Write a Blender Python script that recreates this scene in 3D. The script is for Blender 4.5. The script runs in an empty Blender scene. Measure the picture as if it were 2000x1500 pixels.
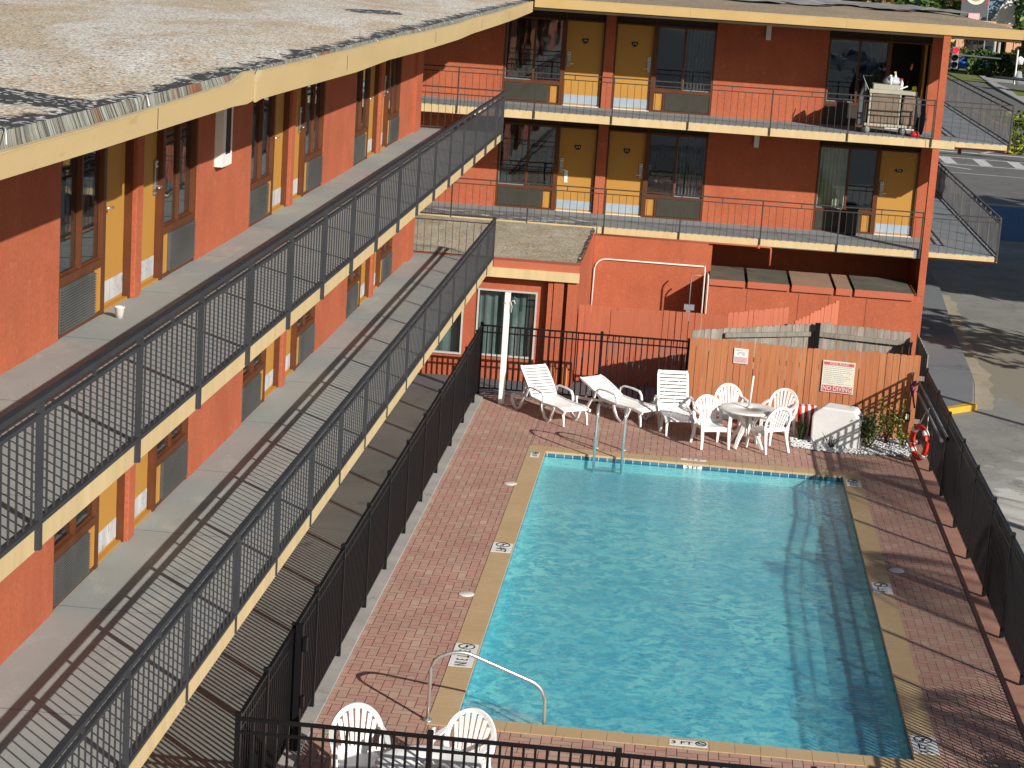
import bpy, bmesh, math, random
import numpy as np
from mathutils import Vector, Matrix, noise as mnoise
R = math.radians
S = bpy.context.scene
COL = S.collection
random.seed(7)
# ------------------------------------------------------------------ camera, sky, sun, exposure
H = 8.9183
YAW, PITCH, ROLL, FPX = 0.0798, -0.2083, 0.0657, 4064.84
fw = Vector((-math.sin(YAW)*math.cos(PITCH), math.cos(YAW)*math.cos(PITCH), math.sin(PITCH)))
r0 = Vector((math.cos(YAW), math.sin(YAW), 0)); u0 = r0.cross(fw)
rr = r0*math.cos(ROLL)+u0*math.sin(ROLL); uu = u0*math.cos(ROLL)-r0*math.sin(ROLL)
cd = bpy.data.cameras.new('camera'); cam = bpy.data.objects.new('camera', cd); COL.objects.link(cam)
m3 = Matrix((rr, uu, -fw)).transposed()
cam.matrix_world = Matrix.Translation((0, 0, H)) @ m3.to_4x4()
cd.sensor_width = 36; cd.lens = FPX/2000*36; cd.clip_start = .5; cd.clip_end = 4000
S.camera = cam
sun_dir = Vector((1.40, -1.565, .98)).normalized()          # towards the sun
W = bpy.data.worlds.new("World"); S.world = W; W.use_nodes = True
nt = W.node_tree; bg = nt.nodes['Background']
sk = nt.nodes.new('ShaderNodeTexSky'); sk.sky_type = 'NISHITA'; sk.sun_disc = False
sk.sun_elevation = math.asin(sun_dir.z); sk.sun_rotation = math.atan2(sun_dir.x, sun_dir.y)
sk.air_density = 1.0; sk.dust_density = 1.2
nt.links.new(sk.outputs[0], bg.inputs[0]); bg.inputs[1].default_value = .058
sd = bpy.data.lights.new('sun', 'SUN'); sd.energy = 5.0; sd.angle = R(.42); sd.color = (1, .955, .89)
so = bpy.data.objects.new('sun', sd); COL.objects.link(so); so.location = (40, -40, 60)
so.rotation_euler = (-sun_dir).to_track_quat('-Z', 'Y').to_euler()
S.view_settings.view_transform = 'Standard'; S.view_settings.look = 'None'
S.view_settings.exposure = 0.19; S.view_settings.gamma = 1
try: S.view_settings.use_curve_mapping = False
except Exception: pass
S.cycles.max_bounces = 8; S.cycles.diffuse_bounces = 2; S.cycles.transparent_max_bounces = 24

# ------------------------------------------------------------------ mesh helpers
ORG = {}
class MB:
    def __init__(s): s.v = []; s.f = []; s.sm = []; s.col = []
    def _a(s, vs, fs, smooth=False, col=None):
        b = len(s.v); s.v += [tuple(v) for v in vs]
        for f in fs:
            s.f.append(tuple(b+i for i in f)); s.sm.append(smooth); s.col.append(col)
        return s
    def box(s, x0, x1, y0, y1, z0, z1, col=None):
        x0, x1 = min(x0, x1), max(x0, x1); y0, y1 = min(y0, y1), max(y0, y1); z0, z1 = min(z0, z1), max(z0, z1)
        v = [(x, y, z) for z in (z0, z1) for y in (y0, y1) for x in (x0, x1)]
        return s._a(v, [(0, 2, 3, 1), (4, 5, 7, 6), (0, 1, 5, 4), (2, 6, 7, 3), (0, 4, 6, 2), (1, 3, 7, 5)], col=col)
    def hull8(s, v, col=None):
        return s._a(v, [(0, 3, 2, 1), (4, 5, 6, 7), (0, 1, 5, 4), (1, 2, 6, 5), (2, 3, 7, 6), (3, 0, 4, 7)], col=col)
    def quad(s, a, b, c, d, col=None): return s._a([a, b, c, d], [(0, 1, 2, 3)], col=col)
    def poly(s, pts, col=None): return s._a(pts, [tuple(range(len(pts)))], col=col)
    def prism(s, pts, off):
        n = len(pts); off = Vector(off); p2 = [Vector(p)+off for p in pts]
        return s._a(list(pts)+p2, [tuple(range(n))[::-1], tuple(range(n, 2*n))]+[(i, (i+1) % n, (i+1) % n+n, i+n) for i in range(n)])
    def beam(s, p, q, w, h, up=(0, 0, 1), w2=None, h2=None):
        p = Vector(p); q = Vector(q); d = (q-p).normalized(); up = Vector(up)
        if abs(d.dot(up)) > .98: up = Vector((0, 1, 0))
        a = d.cross(up).normalized(); b = a.cross(d)
        w2 = w if w2 is None else w2; h2 = h if h2 is None else h2
        v = []
        for c, ww, hh in ((p, w, h), (q, w2, h2)):
            v += [c-a*ww/2-b*hh/2, c+a*ww/2-b*hh/2, c+a*ww/2+b*hh/2, c-a*ww/2+b*hh/2]
        return s.hull8(v)
    def tube(s, pts, r, n=8, cap=True, flat=1.0, smooth=True, closed=False):
        pts = [Vector(p) for p in pts]; m = len(pts); rs = r if isinstance(r, (list, tuple)) else [r]*m
        up = Vector((0, 0, 1)); vs = []
        for i, p in enumerate(pts):
            if closed: d = (pts[(i+1) % m]-pts[i-1]).normalized()
            else: d = (pts[min(i+1, m-1)]-pts[max(i-1, 0)]).normalized()
            ref = up if abs(d.dot(up)) < .95 else Vector((0, 1, 0))
            a = d.cross(ref).normalized(); b = a.cross(d)
            for k in range(n):
                t = 2*math.pi*k/n; vs.append(p+a*math.cos(t)*rs[i]+b*math.sin(t)*rs[i]*flat)
        fs = [(i*n+k, i*n+(k+1) % n, (i+1)*n+(k+1) % n, (i+1)*n+k) for i in range(m-1) for k in range(n)]
        if closed: fs += [((m-1)*n+k, (m-1)*n+(k+1) % n, (k+1) % n, k) for k in range(n)]
        elif cap: fs += [tuple(range(n))[::-1], tuple((m-1)*n+k for k in range(n))]
        return s._a(vs, fs, smooth)
    def ribbon(s, pts, sides, th):
        # thin curved strip: centre points, half-width vectors, thickness along local normal
        pts = [Vector(p) for p in pts]; sides = [Vector(x) for x in sides]; m = len(pts); vs = []
        for i, p in enumerate(pts):
            d = (pts[min(i+1, m-1)]-pts[max(i-1, 0)]).normalized(); nrm = d.cross(sides[i]).normalized()*th/2
            vs += [p-sides[i]-nrm, p+sides[i]-nrm, p+sides[i]+nrm, p-sides[i]+nrm]
        fs = []
        for i in range(m-1):
            for k in range(4): fs.append((i*4+k, i*4+(k+1) % 4, (i+1)*4+(k+1) % 4, (i+1)*4+k))
        fs += [(3, 2, 1, 0), tuple((m-1)*4+k for k in range(4))]
        return s._a(vs, fs)
    def cyl(s, c, r, h, n=20, r2=None, smooth=True):
        c = Vector(c); r2 = r if r2 is None else r2
        vs = [c+Vector((math.cos(2*math.pi*k/n)*q, math.sin(2*math.pi*k/n)*q, z)) for q, z in ((r, 0), (r2, h)) for k in range(n)]
        s._a(vs, [(k, (k+1) % n, n+(k+1) % n, n+k) for k in range(n)], smooth)
        return s._a(vs, [tuple(range(n))[::-1], tuple(range(n, 2*n))])
    def lathe(s, prof, n=20, c=(0, 0, 0)):
        c = Vector(c); vs = [c+Vector((math.cos(2*math.pi*k/n)*r, math.sin(2*math.pi*k/n)*r, z)) for r, z in prof for k in range(n)]
        return s._a(vs, [(i*n+k, i*n+(k+1) % n, (i+1)*n+(k+1) % n, (i+1)*n+k) for i in range(len(prof)-1) for k in range(n)], True)
    def build(s, name, mat, parent=None, org=None, bevel=0):
        if org is None:
            if parent is not None: org = ORG[parent.name]
            else:
                xs = np.array(s.v); lo = xs.min(0); hi = xs.max(0); org = Vector(((lo[0]+hi[0])/2, (lo[1]+hi[1])/2, lo[2]))
        org = Vector(org)
        me = bpy.data.meshes.new(name)
        me.from_pydata([(x-org.x, y-org.y, z-org.z) for x, y, z in s.v], [], s.f)
        me.polygons.foreach_set('use_smooth', s.sm)
        if any(c is not None for c in s.col):
            ca = me.color_attributes.new('tone', 'FLOAT_COLOR', 'CORNER'); arr = []
            for p, c in zip(me.polygons, s.col):
                c = c if c is not None else .5
                arr += [c, c, c, 1]*p.loop_total
            ca.data.foreach_set('color', arr)
        me.materials.append(mat); me.update()
        o = bpy.data.objects.new(name, me); COL.objects.link(o)
        if parent is not None: o.parent = parent
        else: o.location = org
        ORG[o.name] = org
        if bevel:
            b = o.modifiers.new('bevel', 'BEVEL'); b.width = bevel; b.segments = 2; b.limit_method = 'ANGLE'; b.angle_limit = R(40)
        return o
def tag(o, label=None, cat=None, group=None, kind=None):
    if label: o['label'] = label
    if cat: o['category'] = cat
    if group: o['group'] = group
    if kind: o['kind'] = kind
    return o
def thing(name, label, cat, loc=(0, 0, 0), rz=0, group=None):
    o = bpy.data.objects.new(name, None); COL.objects.link(o); o.location = loc; o.rotation_euler = (0, 0, rz)
    o.empty_display_size = .1; ORG[o.name] = Vector(loc)
    return tag(o, label, cat, group)
def kit(name, label, cat, group=None):       # built round the origin, placed afterwards
    return thing(name, label, cat, (0, 0, 0), 0, group)
def put(o, x, y, z=0, rz=0): o.location = (x, y, z); o.rotation_euler = (0, 0, rz); return o
def copy_tree(o, parent=None):
    c = o.copy(); COL.objects.link(c); c.parent = parent; ORG[c.name] = ORG[o.name]
    for ch in list(o.children): copy_tree(ch, c)
    return c
def dup(o, x, y, z, rz, label):
    c = copy_tree(o); put(c, x, y, z, rz); c['label'] = label; return c
def struct(mb, name, mat): return tag(mb.build(name, mat), kind='structure')
def text(name, s, size, mat, parent, M, ext=.0015, align='CENTER'):
    cu = bpy.data.curves.new(name, 'FONT'); cu.body = s; cu.size = size; cu.extrude = ext; cu.align_x = align; cu.align_y = 'CENTER'; cu.resolution_u = 2
    t = bpy.data.objects.new(name+'_src', cu); COL.objects.link(t)
    dg = bpy.context.evaluated_depsgraph_get(); me = bpy.data.meshes.new_from_object(t.evaluated_get(dg))
    bpy.data.objects.remove(t); bpy.data.curves.remove(cu)
    org = ORG[parent.name]; me.transform(Matrix.Translation(-org) @ M); me.materials.clear(); me.materials.append(mat)
    o = bpy.data.objects.new(name, me); COL.objects.link(o); o.parent = parent; ORG[o.name] = org; return o
def basis(loc, xa, ya):
    xa = Vector(xa).normalized(); ya = Vector(ya); ya = (ya-xa*ya.dot(xa)).normalized(); za = xa.cross(ya)
    m = Matrix((xa, ya, za)).transposed().to_4x4(); m.translation = Vector(loc); return m

# ------------------------------------------------------------------ materials
def nodes(name):
    m = bpy.data.materials.new(name); m.use_nodes = True; t = m.node_tree
    return m, t, t.nodes['Principled BSDF'], t.nodes['Material Output']
def N(t, typ, **kw):
    n = t.nodes.new(typ)
    for k, v in kw.items(): setattr(n, k, v)
    return n
def L(t, a, b): t.links.new(a, b)
def pos(t, sc=(1, 1, 1)):
    g = N(t, 'ShaderNodeNewGeometry'); mp = N(t, 'ShaderNodeVectorMath', operation='MULTIPLY'); mp.inputs[1].default_value = sc
    L(t, g.outputs['Position'], mp.inputs[0]); return mp.outputs[0]
def noise(t, vec, scale, detail=5, rough=.6, dist=0):
    n = N(t, 'ShaderNodeTexNoise'); n.inputs['Scale'].default_value = scale; n.inputs['Detail'].default_value = detail
    n.inputs['Roughness'].default_value = rough; n.inputs['Distortion'].default_value = dist; L(t, vec, n.inputs['Vector']); return n.outputs['Fac']
def ramp(t, fac, a, b, ca=(0, 0, 0), cb=(1, 1, 1)):
    r = N(t, 'ShaderNodeValToRGB'); r.color_ramp.elements[0].position = a; r.color_ramp.elements[1].position = b
    r.color_ramp.elements[0].color = (*ca, 1); r.color_ramp.elements[1].color = (*cb, 1); L(t, fac, r.inputs[0]); return r.outputs[0]
def mix(t, fac, a, b, mode='MIX'):
    n = N(t, 'ShaderNodeMix', data_type='RGBA', blend_type=mode)
    if isinstance(fac, (int, float)): n.inputs[0].default_value = fac
    else: L(t, fac, n.inputs[0])
    for v, i in ((a, 6), (b, 7)):
        if isinstance(v, (tuple, list)): n.inputs[i].default_value = (*v[:3], 1)
        else: L(t, v, n.inputs[i])
    return n.outputs[2]
def math_(t, op, a, b=0.0):
    n = N(t, 'ShaderNodeMath', operation=op)
    for v, i in ((a, 0), (b, 1)):
        if isinstance(v, (int, float)): n.inputs[i].default_value = v
        else: L(t, v, n.inputs[i])
    return n.outputs[0]
def xyz(t, vec):
    s = N(t, 'ShaderNodeSeparateXYZ'); L(t, vec, s.inputs[0]); return s.outputs
def bump(t, b, h, strength, dist=.02):
    n = N(t, 'ShaderNodeBump'); n.inputs['Strength'].default_value = strength; n.inputs['Distance'].default_value = dist
    L(t, h, n.inputs['Height']); L(t, n.outputs[0], b.inputs['Normal'])
def mat(name, col, col2=None, rough=.8, vs=1.5, lo=.35, hi=.65, bmp=0, bs=60, metal=0, spec=.3, col3=None, s3=9, a3=.58, b3=.68, sc=(1, 1, 1), grain=.0, gs=40, streak=0):
    m, t, b, o = nodes(name); b.inputs['Roughness'].default_value = rough; b.inputs['Metallic'].default_value = metal
    b.inputs['Specular IOR Level'].default_value = spec
    p = pos(t, sc); c = col
    if col2: c = mix(t, ramp(t, noise(t, p, vs), lo, hi), col, col2)
    if col3: c = mix(t, ramp(t, noise(t, p, s3, 6, .7), a3, b3), c, col3)
    if grain:
        g = ramp(t, noise(t, pos(t), gs, 3, .6), .3, .7, (1-grain,)*3, (1+grain,)*3)
        c = mix(t, 1.0, c, g, 'MULTIPLY')
    if isinstance(c, tuple): b.inputs['Base Color'].default_value = (*c, 1)
    else: L(t, c, b.inputs['Base Color'])
    if streak: c = mix(t, 1.0, c, ramp(t, noise(t, pos(t, (3.2, 3.2, .22)), 1.6, 5, .7), .38, .62, (1-streak,)*3, (1+streak*.5,)*3), 'MULTIPLY')
    if isinstance(c, tuple): b.inputs['Base Color'].default_value = (*c, 1)
    else: L(t, c, b.inputs['Base Color'])
    if bmp: bump(t, b, noise(t, pos(t), bs, 4, .6), bmp)
    return m
M = {}
M['orange'] = mat('orange_stucco', (.44, .120, .056), (.37, .095, .045), .85, 1.1, .35, .7, .5, 45, col3=(.52, .18, .10), s3=4.2, a3=.6, b3=.8, grain=.10, gs=24, streak=.045)
M['orange2'] = mat('orange_paint', (.46, .132, .072), (.41, .112, .062), .8, 1.4, .3, .7, .15, 30, grain=.05)
M['orange_pick'] = mat('orange_painted_wood', (.45, .132, .07), (.39, .105, .055), .8, 3, .3, .7, .2, 20, sc=(6, 6, .6))
M['orange_light'] = mat('faded_orange_wood', (.50, .155, .09), (.44, .13, .072), .85, 3, .3, .7, .2, 20, sc=(6, 6, .6))
M['door'] = mat('mustard_door', (.47, .240, .050), (.43, .215, .042), .55, .8, .3, .7, .05, 30)
M['brown'] = mat('brown_trim', (.125, .040, .014), (.09, .03, .012), .5, 3, .3, .7, .08, 40)
M['dark'] = mat('dark_header', (.05, .032, .018), (.035, .022, .012), .7, 2, .3, .7)
M['fascia'] = mat('cream_fascia', (.62, .48, .265), (.57, .43, .225), .55, 1.0, .3, .7, .05, 8, col3=(.58, .30, .08), s3=1.6, a3=.64, b3=.76, sc=(1.5, 1.5, .5), streak=.08)
M['fascia2'] = mat('tan_roof_fascia', (.53, .37, .155), (.47, .32, .13), .55, 1.0, .3, .7, .05, 8)
M['gutter'] = mat('tan_gutter', (.56, .42, .215), (.50, .37, .18), .5, .9, .3, .7, .08, 6, col3=(.40, .27, .12), s3=2.4, a3=.62, b3=.74, sc=(1, .5, 2))
M['fascia_gap'] = mat('joint_gap', (.10, .07, .035))
M['rust'] = None
M['kick'] = mat('blue_kick_plate', (.36, .43, .50), (.30, .36, .42), .45, 4, .3, .7)
M['kickw'] = mat('scuffed_white_kick_plate', (.60, .60, .58), (.42, .42, .42), .5, 5, .35, .6, col3=(.10, .12, .16), s3=14, a3=.60, b3=.66, sc=(1, 1, .5))
M['steel'] = mat('stainless_steel', (.74, .74, .74), None, .3, metal=.85)
M['lock'] = mat('lock_steel', (.42, .42, .42), (.34, .34, .34), .35, 20, metal=.8)
M['black'] = mat('black_enamel', (.007, .007, .008), None, .4, spec=.25)
M['railg'] = mat('grey_painted_iron', (.048, .051, .056), (.037, .039, .045), .6, 3, .3, .7, .05, 60, spec=.15)
M['raill'] = mat('light_grey_iron', (.13, .13, .13), (.09, .09, .095), .6, 3, spec=.15)
M['railb'] = mat('thin_dark_iron', (.035, .033, .032), (.06, .05, .045), .5, 3, .3, .7)
M['white'] = mat('white_resin', (.86, .86, .85), (.78, .78, .75), .4, 2.5, .3, .75, spec=.4)
M['whitewarm'] = mat('aged_white_resin', (.74, .71, .65), (.66, .63, .57), .45, 4, .3, .7)
M['wpaint'] = mat('white_paint', (.80, .80, .78), (.70, .69, .66), .6, 3, .3, .75, .1, 30)
M['greypaint'] = mat('grey_paint', (.28, .30, .32), (.22, .23, .25), .5)
M['coping'] = mat('tan_coping', (.53, .38, .215), (.47, .33, .18), .8, 1.2, .3, .7, .12, 70, col3=(.42, .27, .13), s3=3.5, a3=.62, b3=.75, grain=.06)
M['kerb'] = mat('pale_concrete_kerb', (.42, .41, .37), (.30, .30, .28), .9, 2, .3, .7, .2, 30, col3=(.16, .15, .10), s3=4, a3=.62, b3=.72)
M['pinkband'] = mat('pink_edge_band', (.38, .20, .14), (.30, .15, .11), .9, 3, .3, .7, .2, 30)
M['pebble'] = mat('white_pebble', (.84, .84, .82), (.60, .60, .59), .7, 14, .3, .7)
M['plastic_black'] = mat('black_bin', (.02, .02, .022), None, .5)
M['grille'] = mat('vent_grille', (.075, .072, .055), (.06, .058, .046), .5, 2, .3, .7)
M['grille2'] = mat('aluminium_grille', (.155, .16, .155), (.10, .10, .095), .45, 1.5, .3, .7, metal=.35, col3=(.5, .5, .48), s3=30, a3=.74, b3=.78)
M['curtain'] = mat('cream_curtain', (.72, .72, .50), (.6, .6, .42), .9, 3)
M['curtainp'] = mat('pale_curtain', (.11, .125, .13), (.07, .085, .09), .9, 3)
M['curtainl'] = mat('lobby_curtain', (.20, .255, .24), (.13, .175, .165), .9, 3)
M['frameg'] = mat('pale_grey_frame', (.50, .50, .47), (.42, .42, .40), .6, 3)
M['darkpaint'] = mat('dark_grey_paint', (.07, .075, .08), None, .6)
M['room'] = mat('dim_room', (.05, .045, .04), None, .9)
M['num'] = mat('white_letter', (.75, .75, .72), None, .5)
M['ink'] = mat('black_letter', (.02, .02, .02), None, .6)
M['red'] = mat('sign_red', (.55, .10, .12), (.5, .13, .13), .5, 6)
M['signw'] = mat('sign_white', (.78, .75, .62), (.68, .66, .54), .5, 5, .35, .7)
M['signpink'] = mat('faded_pink', (.72, .45, .45), (.66, .38, .40), .6, 8)
M['signgrey'] = mat('sign_small_print', (.34, .36, .34), None, .6)
M['ringred'] = mat('life_ring_red', (.62, .035, .015), (.55, .03, .02), .4, 6)
M['bark'] = mat('bark', (.12, .085, .055), (.07, .05, .035), .9, 5, bmp=.6, bs=15, sc=(1, 1, .3))
def leafmat(name, a, b, c):
    m, t, bs, o = nodes(name); at = N(t, 'ShaderNodeAttribute', attribute_name='tone')
    r = N(t, 'ShaderNodeValToRGB'); e = r.color_ramp.elements; e[0].position = .1; e[1].position = .9; e[0].color = (*a, 1); e[1].color = (*c, 1)
    k = e.new(.5); k.color = (*b, 1); L(t, at.outputs['Fac'], r.inputs[0]); L(t, r.outputs[0], bs.inputs['Base Color'])
    bs.inputs['Roughness'].default_value = .55; return m
M['leaf'] = leafmat('green_leaf', (.02, .05, .012), (.05, .10, .022), (.11, .17, .035))
M['leafy'] = leafmat('yellow_green_leaf', (.06, .09, .012), (.16, .20, .02), (.34, .34, .03))
M['leafo'] = leafmat('autumn_leaf', (.05, .06, .015), (.13, .10, .025), (.26, .17, .04))
M['leafb'] = leafmat('garden_leaf', (.025, .06, .015), (.09, .14, .04), (.25, .27, .10))

def m_concrete(name, a, b, stain, joint=None, rough=.85, dust=None, patches=()):
    m, t, bs, o = nodes(name); bs.inputs['Roughness'].default_value = rough; bs.inputs['Specular IOR Level'].default_value = .3
    p = pos(t); c = mix(t, ramp(t, noise(t, p, .55, 6, .65), .35, .66), a, b)
    c = mix(t, ramp(t, noise(t, pos(t, (1, .35, 1)), 2.2, 7, .72, .5), .55, .78), c, stain)
    c = mix(t, ramp(t, noise(t, p, 7, 4, .7), .66, .72), c, tuple(min(1, x*1.7) for x in b))
    c = mix(t, 1.0, c, ramp(t, noise(t, p, 60, 3), .25, .75, (.9,)*3, (1.1,)*3), 'MULTIPLY')
    c = mix(t, ramp(t, noise(t, pos(t, (1, .6, 1)), 1.1, 6, .7, .3), .58, .72), c, tuple(x*.62 for x in a))
    if dust:
        dx = ramp(t, math_(t, 'ADD', xyz(t, p)[0], math_(t, 'MULTIPLY', noise(t, p, 2.2, 5, .7), -.55)), dust-.28, dust+.05, (1,)*3, (0,)*3)
        c = mix(t, math_(t, 'MULTIPLY', dx, .42), c, (.46, .44, .40))
    S_ = xyz(t, p); nz = math_(t, 'MULTIPLY', math_(t, 'SUBTRACT', noise(t, p, 1.3, 6, .7), .5), 3.2)
    for (cx, cy, rx, ry, pc_) in patches:
        q1 = math_(t, 'POWER', math_(t, 'ABSOLUTE', math_(t, 'DIVIDE', math_(t, 'SUBTRACT', S_[0], cx), rx)), 2.0); q2 = math_(t, 'POWER', math_(t, 'ABSOLUTE', math_(t, 'DIVIDE', math_(t, 'SUBTRACT', S_[1], cy), ry)), 2.0)
        e = math_(t, 'ADD', math_(t, 'ADD', q1, q2), nz); c = mix(t, ramp(t, e, .85, 1.15, (1,)*3, (0,)*3), c, pc_)
    if joint:
        ax, per, off = joint; s = xyz(t, p)[ax]
        f = math_(t, 'FRACT', math_(t, 'DIVIDE', math_(t, 'ADD', s, off+1000*per), per))
        c = mix(t, math_(t, 'LESS_THAN', f, .012/per), c, tuple(x*.45 for x in a))
    L(t, c, bs.inputs['Base Color']); bump(t, bs, noise(t, p, 40, 5, .7), .15); return m
M['walk'] = m_concrete('walkway_concrete', (.19, .222, .228), (.25, .278, .268), (.42, .40, .345), (1, 2.65, .3), dust=-5.62)
M['walkb'] = m_concrete('back_walkway_concrete', (.235, .255, .265), (.29, .305, .30), (.23, .19, .165), (0, 2.4, .3))
M['walks'] = m_concrete('side_walkway_concrete', (.235, .265, .29), (.27, .295, .315), (.30, .315, .32), (1, 2.6, .2))
M['strip'] = m_concrete('ground_walk_concrete', (.17, .19, .175), (.22, .24, .21), (.15, .13, .105), (1, 2.6, .9))
M['sidewalk'] = m_concrete('painted_sidewalk', (.165, .175, .19), (.19, .20, .21), (.21, .22, .22))
M['lot'] = m_concrete('worn_lot_paving', (.21, .205, .19), (.30, .29, .26), (.17, .165, .16), patches=((8.0, 49, 1.7, 5.0, (.26, .235, .18)), (9.5, 34.5, 4.5, 5.2, (.36, .35, .315)), (6.15, 35.2, .45, 1.5, (.56, .54, .48)), (6.5, 32.3, .5, .8, (.52, .50, .45)), (7.2, 37.4, .9, .5, (.50, .48, .43))))
M['darklot'] = m_concrete('dark_asphalt', (.045, .05, .058), (.06, .065, .072), (.08, .08, .085))
M['street'] = m_concrete('street_asphalt', (.14, .135, .13), (.175, .165, .155), (.19, .18, .16))
M['dirt'] = m_concrete('sandy_edge', (.34, .29, .20), (.42, .37, .28), (.24, .20, .14))
M['roofside'] = m_concrete('far_roof', (.2, .2, .2), (.3, .3, .3), (.2, .2, .2))
M['paintline'] = mat('white_road_paint', (.62, .62, .60), (.42, .42, .40), .8, 3, .4, .7)
M['yellowline'] = mat('yellow_road_paint', (.62, .36, .03), (.50, .30, .04), .8, 6, .3, .7)
M['grass'] = mat('lawn', (.12, .17, .025), (.20, .20, .05), .95, .9, .3, .7, .5, 30)
M['ground'] = mat('open_ground', (.13, .14, .06), (.20, .18, .10), .95, .1)

def m_brick():
    m, t, bs, o = nodes('paver_brick'); at = N(t, 'ShaderNodeAttribute', attribute_name='tone')
    r = N(t, 'ShaderNodeValToRGB'); e = r.color_ramp.elements; e[0].position = 0; e[1].position = 1
    e[0].color = (.47, .245, .195, 1); e[1].color = (.50, .33, .245, 1); k = e.new(.35); k.color = (.475, .27, .205, 1); k = e.new(.7); k.color = (.46, .285, .215, 1)
    L(t, at.outputs['Fac'], r.inputs[0]); p = pos(t)
    c = mix(t, 1.0, r.outputs[0], ramp(t, noise(t, p, 1.2, 6, .7), .3, .7, (.84,)*3, (1.12,)*3), 'MULTIPLY')
    c = mix(t, 1.0, c, ramp(t, noise(t, p, 45, 3), .3, .7, (.93,)*3, (1.07,)*3), 'MULTIPLY')
    c = mix(t, ramp(t, noise(t, p, 5, 4, .7), .70, .74), c, (.50, .42, .36))
    L(t, c, bs.inputs['Base Color']); bs.inputs['Roughness'].default_value = .85; bump(t, bs, noise(t, p, 70, 3), .2); return m
M['brick'] = m_brick()
M['grout'] = mat('joint_sand', (.15, .07, .045), (.20, .11, .075), .95, 8)

def m_roof(name, edge_axis, edge, a, b, cc, tarw, speck=.9, blobs=(), pale=None):
    m, t, bs, o = nodes(name); bs.inputs['Roughness'].default_value = .95; p = pos(t)
    c = mix(t, ramp(t, noise(t, pos(t, (1.3, .55, 1)), .30, 5, .65, .8), .44, .58), a, b)
    c = mix(t, ramp(t, noise(t, pos(t, (1.4, .5, 1)), .8, 5, .7), .56, .74), c, cc)
    if pale: c = mix(t, ramp(t, noise(t, pos(t, (1.5, .4, 5)), .45, 4, .6), .55, .68), c, pale)
    v = N(t, 'ShaderNodeTexVoronoi'); v.inputs['Scale'].default_value = 34; L(t, p, v.inputs['Vector'])
    gv = xyz(t, v.outputs['Color'])
    c = mix(t, 1.0, c, ramp(t, gv[0], 0, 1, (.66,)*3, (1.28,)*3), 'MULTIPLY')
    c = mix(t, math_(t, 'GREATER_THAN', gv[1], .9), c, (.46, .24, .10))
    c = mix(t, math_(t, 'GREATER_THAN', gv[2], .955), c, (.12, .11, .09))
    S_ = xyz(t, p); nz = math_(t, 'SUBTRACT', noise(t, p, 1.6, 6, .75), .5)
    d = math_(t, 'MULTIPLY', math_(t, 'SUBTRACT', S_[edge_axis], edge[0]), edge[1])
    d = math_(t, 'ADD', d, math_(t, 'MULTIPLY', nz, tarw*4.5))
    tar = ramp(t, d, tarw*.7, tarw*.85, (1,)*3, (0,)*3)
    for (cx, cy, rx, ry) in blobs:
        q1 = math_(t, 'POWER', math_(t, 'ABSOLUTE', math_(t, 'DIVIDE', math_(t, 'SUBTRACT', S_[0], cx), rx)), 2.0); q2 = math_(t, 'POWER', math_(t, 'ABSOLUTE', math_(t, 'DIVIDE', math_(t, 'SUBTRACT', S_[1], cy), ry)), 2.0)
        e = math_(t, 'ADD', math_(t, 'ADD', q1, q2), math_(t, 'MULTIPLY', nz, 2.2)); tar = math_(t, 'MAXIMUM', tar, ramp(t, e, .92, 1.08, (1,)*3, (0,)*3))
    big = N(t, 'ShaderNodeTexVoronoi'); big.inputs['Scale'].default_value = 26; L(t, p, big.inputs['Vector'])
    fl = math_(t, 'MULTIPLY', math_(t, 'GREATER_THAN', xyz(t, big.outputs['Color'])[0], speck), math_(t, 'GREATER_THAN', noise(t, p, 3, 3), .47))
    tarc = mix(t, fl, mix(t, noise(t, p, 5), (.022, .021, .022), (.06, .058, .058)), (.62, .60, .56))
    c = mix(t, tar, c, tarc)
    L(t, c, bs.inputs['Base Color']); bump(t, bs, v.outputs['Distance'], .6, .02); return m
M['roofL'] = m_roof('gravel_roof', 0, (-4.08, -1), (.70, .66, .58), (.58, .48, .34), (.54, .35, .21), .25, .78, ((-5.3, 13.95, 1.45, .62), (-10.4, 30.2, 1.2, 1.0), (-5.3, 33.5, .45, .9)), (.74, .72, .66))
M['roofB'] = m_roof('brown_gravel_roof', 1, (48.5, 1), (.30, .235, .16), (.36, .29, .20), (.24, .19, .13), .03)
M['roofLow'] = m_roof('low_gravel_roof', 0, (-2.2, -1), (.46, .41, .31), (.38, .34, .25), (.27, .25, .16), .05, .9, (), (.50, .46, .38))
M['tar'] = mat('roofing_tar', (.045, .043, .042), (.075, .07, .068), .8, 2, .3, .7, .3, 25, col3=(.55, .53, .5), s3=16, a3=.70, b3=.72)
M['membrane'] = mat('grey_membrane', (.34, .33, .31), (.22, .21, .20), .9, 1.2, .35, .6, .5, 6)
M['peel'] = mat('peeling_grey_strip', (.13, .135, .14), (.19, .195, .2), .85, 2, .3, .7, .2, 20, col3=(.68, .68, .66), s3=3.0, a3=.555, b3=.57, sc=(1, 2.5, 1))
def m_rust():
    m, t, bs, o = nodes('rusty_flashing'); p = pos(t, (.3, 7, .5))
    p = pos(t, (.2, 15, .3)); c = mix(t, ramp(t, noise(t, p, 1.6, 6, .75), .42, .58), (.36, .38, .33), (.16, .14, .10))
    c = mix(t, ramp(t, noise(t, pos(t, (.2, 1.1, .2)), 1.1, 4, .7), .56, .66), c, (.26, .09, .035))
    c = mix(t, ramp(t, noise(t, p, 4, 4, .7), .56, .64), c, (.34, .36, .32))
    c = mix(t, ramp(t, noise(t, p, 2.3, 3, .7), .52, .58), c, (.05, .045, .04))
    L(t, c, bs.inputs['Base Color']); bs.inputs['Roughness'].default_value = .7; return m
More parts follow.
